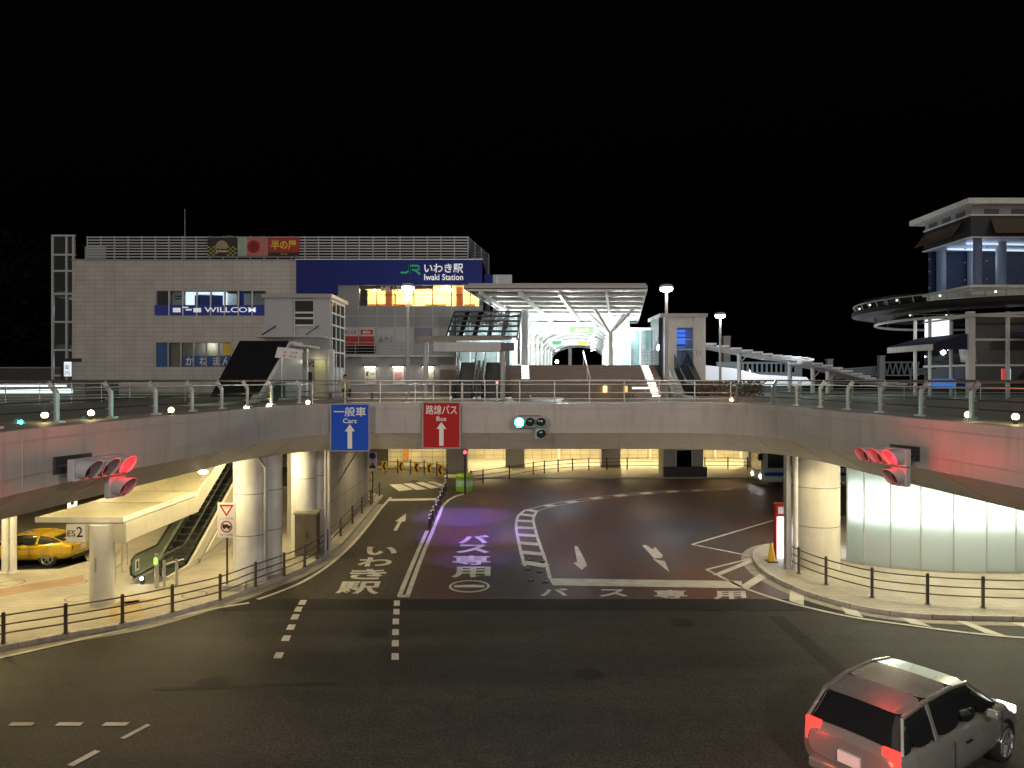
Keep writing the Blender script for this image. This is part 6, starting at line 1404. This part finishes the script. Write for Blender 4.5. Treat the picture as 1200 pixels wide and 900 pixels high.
B().ext([P(486, 399, Yc_), P(586, 399, Yc_), P(600, 397.5, Yc_), P(583, 393.5, Yc_), P(490, 394.5, Yc_)], (0, 2.6, .2)).build('roof', mat('canopy_brown', (.22, .19, .16), .5), t)
B().box(XA(587, Yc_), XA(602.5, Yc_), Yc_ - .02, Yc_ + .62, ZA(410.5, Yc_), ZA(401.5, Yc_)).build('end_panel', mat('violet_panel', (.10, .08, .13), .5), t)
for px in (498, 589): B().cyl((XA(px, Yc_), Yc_ + .35, 6.4), (XA(px, Yc_), Yc_ + .35, ZA(401, Yc_)), .14, n=16).build('column', m_ltgrey, t)

# ================================================================== RIGHT: LIFT TOWER, SLOPING WALKWAYS, GANTRIES
YR = 48.0
t = thing('white_lift_tower', 'white lift tower with a blue lit window right of the plaza stairs', 'tower', (XA(800, YR), YR, 6.4))
rx_ = lambda px: XA(px, YR); rz_ = lambda py: ZA(py, YR)
b = B(); b.box(rx_(779), rx_(793), YR, YR + 3.6, 6.4, rz_(371.5)); b.box(rx_(812.5), rx_(827), YR, YR + 3.6, 6.4, rz_(371.5)); b.box(rx_(793) + .01, rx_(812.5) - .01, YR + 2.4, YR + 3.6, 6.4, rz_(371.5)); b.box(rx_(793) + .01, rx_(812.5) - .01, YR + .05, YR + 2.39, rz_(384), rz_(371.6)); b.build('wall', m_white, t)
B().box(rx_(773), rx_(828.5), YR - .2, YR + 4.1, rz_(371.5), rz_(367.5)).build('roof', m_ltgrey, t)
B().box(rx_(793.5), rx_(812), YR + .15, YR + .17, 6.4, rz_(384)).build('pane', glass('blue_pane', (.75, .85, 1.0), .06), t)
b = B(); b.box(rx_(793.2), rx_(812.3), YR + .08, YR + .14, rz_(410), rz_(409)); b.box(rx_(793.2), rx_(812.3), YR + .08, YR + .14, rz_(398), rz_(397.4)); b.build('frame', m_white, t)
B().box(rx_(794), rx_(812), YR + 2.2, YR + 2.3, rz_(404), rz_(384)).build('blue_light_panel', glow('lift_blue_glow', (.12, .30, 1.0), .75), t)
B().box(rx_(796), rx_(810), YR + 1.6, YR + 2.0, rz_(404), rz_(402)).box(rx_(797), rx_(811), YR + 1.6, YR + 1.8, rz_(389), rz_(388)).box(rx_(797), rx_(811), YR + 1.6, YR + 1.8, rz_(394), rz_(393)).build('lift_gear', m_dark, t)
B().box(rx_(774), rx_(779) - .01, YR + .6, YR + 3.4, 6.4, rz_(372)).build('side_glass', m_darkglass, t)
B().sign('EV', (rx_(816), YR - .01, rz_(417)), X_, Z_, .35, .35).build('lettering', mat('letter_grey', (.3, .27, .22), .5), t)
m_glowroof = mat('walkway_white', (.75, .77, .8), .45, var=.03)
def slope(label, pts, Y, dep, posts, e, ribs=14):
    t = thing('covered_walkway', label, 'walkway', tuple(P(*pts[0], Y)), 0, 'sloping covered walkways')
    q = [P(a, b_, Y) for a, b_ in pts]; b = B()
    for p, r in zip(q, q[1:]): b.ext([p, r, r - Z_ * .18, p - Z_ * .18], (0, dep, 0))
    b.build('roof', m_ltgrey, t); b = B()
    for p, r in zip(q, q[1:]):
        n = max(3, int((r - p).length / 1.0))
        for i in range(n): s = p.lerp(r, (i + .5) / n); b.box(s.x - .42, s.x + .42, s.y - .1, s.y + .9, s.z + .02, s.z + .16)
    b.build('roof_panel', m_glowroof, t)
    for px, py in posts: b = B(); s = P(px, py, Y); b.cyl((s.x, Y + dep * .5, 6.4), (s.x, Y + dep * .5, s.z), .17, n=12); b.bar((s.x, Y + dep * .5, s.z - .9), (s.x + .9, Y + dep * .5, s.z + .1), .08); b.build('post', m_white, t)
    for p in q[:-1]: lamp('walk_light', 'POINT', (p.x + .8, Y + .8, p.z + .75), e * 3, (.9, .95, 1), .2, parent=t)
    b = B()
    for p in q[:-1]: b.sphere((p.x + .5, Y + .5, p.z + .4), .12, 8, 6)
    return t
slope('upper sloping covered walkway descending from the white lift tower', ((826, 403), (870, 411), (905, 417.5), (938, 420.5), (949, 423)), 58, 3, ((873, 413), (934, 420)), 40)
slope('lower covered walkway sloping down towards the steel gantries', ((940, 424), (975, 431), (1010, 441), (1030, 448), (1062, 452)), 56, 3, ((962, 430), (980, 434)), 30)
t = thing('platform_shed', 'low shed with a glowing white roof beyond the deck railing', 'building', (XA(880, 66), 66, 5))
B().ext([P(826, 428, 64), P(862, 432, 64), P(890, 439, 64), P(945, 442, 64), P(955, 452, 64), P(826, 452, 64)], (0, 6, 0)).build('roof', glow('shed_roof_glow', (.82, .9, 1), .55), t)  # light falling on the roof is put in as emission
B().box(XA(840, 71), XA(940, 71), 71, 71.3, 6.0, ZA(424, 71)).build('wall', mat('shed_wall', (.2, .24, .26), .5), t); b = B()
for i in range(12): x = XA(868 + i * 5.6, 70.9); b.box(x - .12, x + .12, 70.93, 70.99, ZA(436, 71), ZA(426.5, 71))
b.build('window', m_darkglass, t); lamp('shed_light', 'POINT', (XA(890, 63), 62.5, 9.3), 120, (.85, .92, 1), .3, parent=t)
for px, top, Y, lb in ((852, 395, 74, 'thick grey concrete post beyond the sloping walkway'), (973, 422, 74, 'grey post between the walkway and the gantries'), (1034, 418, 74, 'grey post carrying the two steel gantries')):
    x = XA(px, Y); t = thing('gantry_post', lb, 'post', (x, Y, 0), 0, 'grey posts in the rail yard'); w = .28 if px != 852 else .35
    B().box(x - w, x + w, Y, Y + .5, 0, ZA(top, Y)).build('shaft', m_grey, t); B().box(x - w - .06, x + w + .06, Y - .05, Y + .55, ZA(top, Y), ZA(top, Y) + .12).build('cap', m_grey, t)
m_gantry = mat('gantry_blue_grey', (.20, .26, .30), .45, metal=.2)
def gantry(label, a, b_, h, Y, n):
    t = thing('gantry', label, 'gantry', tuple(P(*a, Y)), 0, 'steel lattice gantries'); p0, p1 = P(*a, Y), P(*b_, Y); dz = Vector((0, 0, h)); b = B()
    for dy in (0, 1.2):
        o = Vector((0, dy, 0)); b.bar(p0 + o, p1 + o, .12); b.bar(p0 + o - dz, p1 + o - dz, .12)
        for i in range(n): s0 = p0.lerp(p1, i / n) + o; s1 = p0.lerp(p1, (i + .5) / n) + o - dz; s2 = p0.lerp(p1, (i + 1) / n) + o; b.bar(s0, s1, .09); b.bar(s1, s2, .09)
    b.build('lattice', m_gantry, t); B().bar(p1 + Vector((0, .6, 0)), (p1.x, p1.y + .6, 0), .2).bar(p0 + Vector((0, .6, 0)), (p0.x, p0.y + .6, 0), .2).build('leg', m_gantry, t)
gantry('long steel lattice gantry left of the grey yard post', (978, 433.5), (1033, 429.5), .9, 75, 13)
gantry('deep steel lattice gantry right of the grey yard post', (1036, 424.5), (1077, 424.5), 1.35, 75, 6)
gantry('small far lattice gantry beside the round tower', (1070, 432), (1090, 432), .7, 92, 5)
lamp('yard_light', 'POINT', (XA(1020, 68), 66, 12.5), 260, (.85, .92, 1), .5)
# hedge in a planter on the right of the deck
xa, xb, Yh = XA(820, 36), XA(902, 36), 36.0
t = thing('deck_planter', 'low planter on the deck with a dry brown hedge', 'planter', ((xa + xb) / 2, Yh, 6.4))
B().box(xa, xb, Yh, Yh + 1.4, 6.4, 6.65).build('wall', m_stair, t)
b = B(); rnd = random.Random(3)
for _ in range(2600):
    c = Vector((rnd.uniform(xa + .1, xb - .1), Yh + rnd.uniform(.1, 1.3), 6.62 + rnd.random() ** .8 * .8)); u = Vector((rnd.gauss(0, 1), rnd.gauss(0, 1), rnd.gauss(0, 1))).normalized(); v = u.cross(Vector((rnd.gauss(0, 1), rnd.gauss(0, 1), rnd.gauss(0, 1)))).normalized(); s = rnd.uniform(.04, .08)
    b.face([c - u * s, c + v * s * .5, c + u * s, c - v * s * .5])
b.build('foliage', mat('dry_foliage', (.10, .06, .025), .7, var=.4), t)
lamp('planter_light', 'POINT', (XA(857, 35.5), 35.4, 7.2), 14, (1, .7, .35), .15)

# ================================================================== GLASS TOWER WITH THE ROUND BALCONY
TX, TY, TX1, TY1 = 28.45, 45.0, 37.0, 50.1
tw = thing('glass_tower', 'glass corner tower with a white roof and a round balcony ring', 'tower', (32, 48, 6.4))
def tz(py, Y=TY): return ZA(py, Y)
m_brown = mat('brown_band', (.07, .045, .03), .45, var=.1)
B().ext([(TX - .35, TY - .35, 0), (TX1, TY - .35, 0), (TX1, TY1 + 1.2, 0), (TX - .35, TY1 + 1.2, 0)], (0, 0, .35)).build('roof', m_white, tw).location.z = tz(240) - 6.4 + 6.4
rf = [o for o in tw.children if o.name.startswith('roof')][0]
rf.location = (0, 0, tz(240))
B().box(TX + .1, TX1, TY + .1, TY1, tz(253), tz(240) - .003).build('louvre_band', mat('louvre_grey', (.32, .30, .33), .45), tw)
m_ld = mat('louvre_dark', (.10, .09, .12), .5)
for i in range(5): x = TX + .9 + i * 1.7; B().box(x, x + .9, TY + .05, TY + .095, tz(250.5), tz(244.5)).build('louvre', m_ld, tw)
for i in range(3): y = TY + .7 + i * 1.5; B().box(TX + .05, TX + .095, y, y + .9, tz(250.5), tz(244.5)).build('louvre', m_ld, tw)
B().box(TX - .06, TX1, TY - .06, TY1, tz(253), tz(253) + .1).build('white_band', m_white, tw)
B().box(TX, TX1, TY, TY1, tz(277.5), tz(253) - .003).build('brown_band', m_dark, tw)
B().ext([(TX - .7, TY + .8, tz(274)), (TX - .7, TY1 - .1, tz(274)), (TX - .05, TY1 - .1, tz(258)), (TX - .05, TY + .8, tz(258))], (-.06, 0, 0)).ext([(TX + 1.2, TY - .5, tz(275)), (TX1, TY - .5, tz(275)), (TX1, TY - .06, tz(257)), (TX + 1.2, TY - .06, tz(257))], (0, -.06, 0)).build('sign_board', m_brown, tw)
B().box(TX - .12, TX1, TY - .12, TY1, tz(278.8), tz(277.6)).build('white_band', m_white, tw)
B().box(TX - .12, TX1, TY - .12, TY1, tz(337), tz(334)).box(TX + .2, TX1, TY + .2, TY1, tz(345), tz(337) - .003).build('floor_slab', m_white, tw)
b = B(); b.box(TX, TX1, TY, TY + .02, tz(334), tz(279)); b.box(TX, TX + .02, TY + .021, TY1, tz(334), tz(279)); b.build('curtain_glass', glass('tower_glass', (.72, .78, .88), .02, ior=1.3), tw)
b = B()
for x, y, w in ((TX + .75, TY + .5, .25), (TX + .9, TY + 4.6, .3), (TX + 3.0, TY + 4.6, .3), (TX + 2.9, TY + 1.5, .3)): b.cyl((x, y, tz(334)), (x, y, tz(279)), w, n=18)
b.build('inner_column', m_ltgrey, tw); B().box(TX + .3, TX1, TY1 - .2, TY1, tz(334), tz(279)).build('inner_wall', mat('inner_dusk', (.05, .065, .11), .6), tw)
b = B()
for py in (290, 306, 327):
    for x in (TX + .6, TX + 1.0): b.sphere((x, TY - .02, tz(py)), .05, 8, 5)
    for y in (TY + .5, TY + 2.6, TY + 4.4): b.sphere((TX - .02, y, tz(py)), .05, 8, 5)
b.build('glass_clamp', m_steel, tw)
b = B()
for y in (TY + 1.2, TY + 3.2): b.bar((TX + .5, y, tz(281)), (TX1, y + .8, tz(281)), .1, .12)
b.bar((TX + .8, TY + .6, tz(283)), (TX + 2.4, TY + 3.6, tz(281)), .1); b.build('ceiling_light', glow('tower_tube_glow', (.8, .92, 1), 1.3), tw)
lamp('tower_light', 'POINT', (TX + 2, TY + 2.4, tz(300)), 40, (.93, .95, 1), .4, parent=tw)
# ring balcony
CX, CY, RO, RI = 32.3, 48.0, 8.9, 6.3
rb = lambda r, z, n=72: [Vector((CX + r * math.cos(2 * PI * i / n), CY + r * math.sin(2 * PI * i / n), z)) for i in range(n)]
ring_ = B(); zr = 11.75
ring_.ribbon(rb(RI, zr), rb(RO - .8, zr), closed=True); ring_.ribbon(rb(RO - .8, zr), rb(RO, zr + .16), closed=True, smooth=True); ring_.ribbon(rb(RO, zr + .16), rb(RO, zr + .44), closed=True); ring_.ribbon(rb(RO, zr + .44), rb(RI, zr + .42), closed=True); ring_.ribbon(rb(RI, zr), rb(RI, zr + .42), closed=True)
ring_.build('balcony_ring', mat('ring_dark', (.016, .015, .014), .6, spec=.15), tw)
b = B(); n = 56
for i in range(n): a = 2 * PI * i / n; b.bar((CX + (RO - .25) * math.cos(a), CY + (RO - .25) * math.sin(a), zr + .5), (CX + (RO - .1) * math.cos(a), CY + (RO - .1) * math.sin(a), zr + .85), .05)
b.tube(rb(RO - .1, zr + .85), .04, 6, closed=True); b.build('balcony_rail', m_steelpaint, tw)
B().ribbon(rb(RO - .22, zr + .52), rb(RO - .12, zr + 1.05), closed=True).build('balcony_glass', m_railglass, tw)
b = B()
for i in range(n):
    if i % 3 == 0: a = 2 * PI * (i + .5) / n; b.sphere((CX + (RO - .5) * math.cos(a), CY + (RO - .5) * math.sin(a), zr + .75), .07, 8, 5)
b.build('balcony_light', glow('balcony_glow', (1, .9, .65), 2.2), tw)
B().tube(rb(7.4, zr - .45), .09, 10, closed=True).build('lower_ring', m_white, tw)
b = B()
for k in range(12): a = 2 * PI * k / 12 + .1; b.bar((CX + 7.4 * math.cos(a), CY + 7.4 * math.sin(a), zr - .45), (CX + 7.4 * math.cos(a), CY + 7.4 * math.sin(a), zr), .06)
b.build('hanger', m_dark, tw)
for dx, dy in ((-1.2, -5.2), (-3.6, -2.0), (-4.2, 1.2)): pass
# lower glazed storeys
b = B(); z1 = zr - .02
for x in (TX + .0, TX + 2.3, TX + 4.8, TX + 7.2): b.box(x - .09, x + .09, TY - .08, TY + .1, 6.4, z1)
b.box(TX - .2, TX + .2, TY - .15, TY + .2, 6.4, z1)
for y in (TY + 2.0, TY + 4.4, TY + 6.2): b.box(TX - .08, TX + .09, y - .07, y + .07, 6.4, z1)
for py in (370.5, 398, 428): b.box(TX, TX1, TY - .06, TY + .08, tz(py) - .06, tz(py) + .06); b.box(TX - .06, TX + .08, TY, TY1, tz(py) - .06, tz(py) + .06)
b.build('frame', m_white, tw); b = B(); b.box(TX, TX1, TY + .03, TY + .04, 6.4, z1); b.box(TX + .03, TX + .04, TY + .05, TY1, 6.4, z1); b.build('pane', m_winglass, tw)
B().box(TX + 2.6, TX1, TY + 4.2, TY + 4.4, 6.4, z1).build('rear_wall', mat('shop_dark', (.045, .038, .03), .6), tw)
B().box(TX + .4, TX + 2.2, TY + 5.5, TY + 5.7, tz(398, 50), tz(373, 50)).build('lit_screen', glow('screen_white_glow', (.97, .95, 1), 2.4), tw)
B().bar((TX + .4, TY + 1.0, tz(405)), (TX + 2.4, TY + 4.0, tz(422)), .9, .12).build('stair_flight', m_ltgrey, tw)
for px, py, c, nm in ((1177, 440, (.9, .06, .06), 'red_panel'), (1182, 440, (.75, .9, 1), 'white_panel'), (1106, 447, (.03, .16, .6), 'blue_panel'), (1140, 455, (.04, .3, .14), 'green_panel')):
    x = XA(px, 46.5); B().box(x - .14 if nm != 'blue_panel' else x - .7, x + .14 if nm != 'blue_panel' else x + .7, 46.5, 46.6, ZA(py + 8, 46.5), ZA(py - 8 if nm != 'blue_panel' else py - 3, 46.5)).build(nm, glow(nm + '_glow', c, .9), tw)
lamp('shop_light', 'POINT', (TX + 4, TY + 2, 9.8), 55, (1, .88, .72), .2, parent=tw); lamp('shop_light', 'POINT', (TX + 1.2, TY + 3, 8), 40, (1, .88, .72), .2, parent=tw)
# awnings
t = thing('awning', 'dark navy awning with a pale lettered valance on the round tower', 'awning', (26.8, 46, 10), 0, 'navy awnings'); m_navy = mat('navy_canvas', (.012, .012, .05), .7)
q0, q1 = P(1064, 405, 43), P(1100, 404, 43); q2 = Vector((TX - .1, 45.0, tz(391))); q3 = Vector((TX - .1, 50.5, tz(391)))
a0, a1 = Vector((TX - 2.3, 45.0, tz(403))), Vector((TX - 2.3, 50.5, tz(403)))
B().ext([a0, a1, q3, q2], (0, 0, .04)).build('canvas', m_navy, t); B().ext([a0, q2, Vector((q2.x, 45, a0.z - .35)), Vector((a0.x, 45, a0.z - .35))], (0, .03, 0)).build('side_flap', m_navy, t)
B().box(a0.x - .03, a0.x, 45.04, 50.5, a0.z - .38, a0.z).build('valance', mat('valance_pale', (.6, .58, .5), .6), t)
t = thing('awning', 'dark navy awning at the right border of the photo', 'awning', (35, 44, 10), 0, 'navy awnings')
a0, a1 = Vector((TX + 2.4, 43.2, tz(402))), Vector((TX1, 43.2, tz(402))); q2, q3 = Vector((TX + 2.4, 44.9, tz(390))), Vector((TX1, 44.9, tz(390)))
B().ext([a0, a1, q3, q2], (0, 0, .04)).build('canvas', m_navy, t); B().box(a0.x, a1.x, 43.17, 43.2, a0.z - .4, a0.z).build('valance', mat('navy_valance', (.015, .02, .10), .7), t)
B().sign('CAFE', (a0.x + 1.2, 43.16, a0.z - .3), X_, Z_, 1.0, .2).build('lettering', m_signwhite, t)

# ================================================================== FAR LEFT: RAIL, LIT SHOP, TREES
bar_rail('far steel railing on the photo side of the lift tower', [Vector((-26, 26)), Vector((-19.5, 36.5)), Vector((-15.8, 36.5))], 6.4, 1.4)
bar_rail('far steel railing on the deck in front of the round tower', [Vector((14.5, 40)), Vector((20, 40.5)), Vector((27, 41)), Vector((40, 41))], 6.4, 1.5)
t = thing('lit_kiosk', 'low kiosk with bright white light bands seen through the glass railing', 'kiosk', (-24, 35, 6.4))
B().box(-32, -20.6, 35, 38, 6.4, 7.35).build('wall', m_grey, t); B().box(-32.2, -20.4, 34.8, 38.2, 7.35, 7.45).build('roof', m_ltgrey, t)
b = B(); b.box(-31.8, -21.2, 34.96, 34.99, 6.86, 7.06); b.box(-31.8, -21.5, 34.96, 34.99, 7.18, 7.24); b.build('light_band', glow('cool_band_glow', (.88, .96, 1), 2.6), t)
t = thing('rail_parapet', 'long dark parapet wall far beyond the deck at the photo border', 'wall', (-50, 66, 0)); B().box(-90, sx(58), 70, 70.4, 0, 8.6).build('wall', m_dark, t); B().box(-90, sx(58), 69.9, 70.5, 8.6, 8.72).build('coping', m_grey, t)
m_leaf = mat('night_foliage', (.006, .0075, .005), .9, var=.5, scale=1.5, spec=.02); m_bark = mat('bark', (.012, .010, .008), .8)
def tree(label, x, y, h, seed):
    t = thing('tree', label, 'tree', (x, y, 0), 0, 'dark trees beside the station'); rnd = random.Random(seed); b = B()
    b.cyl((x, y, 0), (x + .3, y, h * .55), .35, .16, 10); tips = []
    for i in range(9):
        a = rnd.uniform(0, 2 * PI); s = Vector((x + .2, y, h * rnd.uniform(.3, .6))); e = s + Vector((math.cos(a) * h * .22, math.sin(a) * h * .22, h * rnd.uniform(.15, .38))); b.cyl(s, e, .12, .04, 6); tips.append(e)
    b.build('trunk', m_bark, t); b = B()
    for e in tips + [Vector((x, y, h * .85))]:
        for _ in range(420):
            c = e + Vector((rnd.gauss(0, h * .075), rnd.gauss(0, h * .075), rnd.gauss(0, h * .06))); u = Vector((rnd.gauss(0, 1), rnd.gauss(0, 1), rnd.gauss(0, .6))).normalized(); v = u.cross(Vector((rnd.gauss(0, 1), rnd.gauss(0, 1), rnd.gauss(0, 1)))).normalized(); s = rnd.uniform(.3, .6)
            b.face([c - u * s, c + v * s * .55, c + u * s, c - v * s * .55])
    b.build('crown', m_leaf, t)
tree('tall dark tree at the photo border, left of the stair tower', XA(14, 84), 84, 24, 1); tree('dark tree close behind the open stair tower', XA(46, 88), 88, 22, 2); tree('lowest dark tree at the far left beyond the parapet', XA(-30, 80), 80, 20, 5)
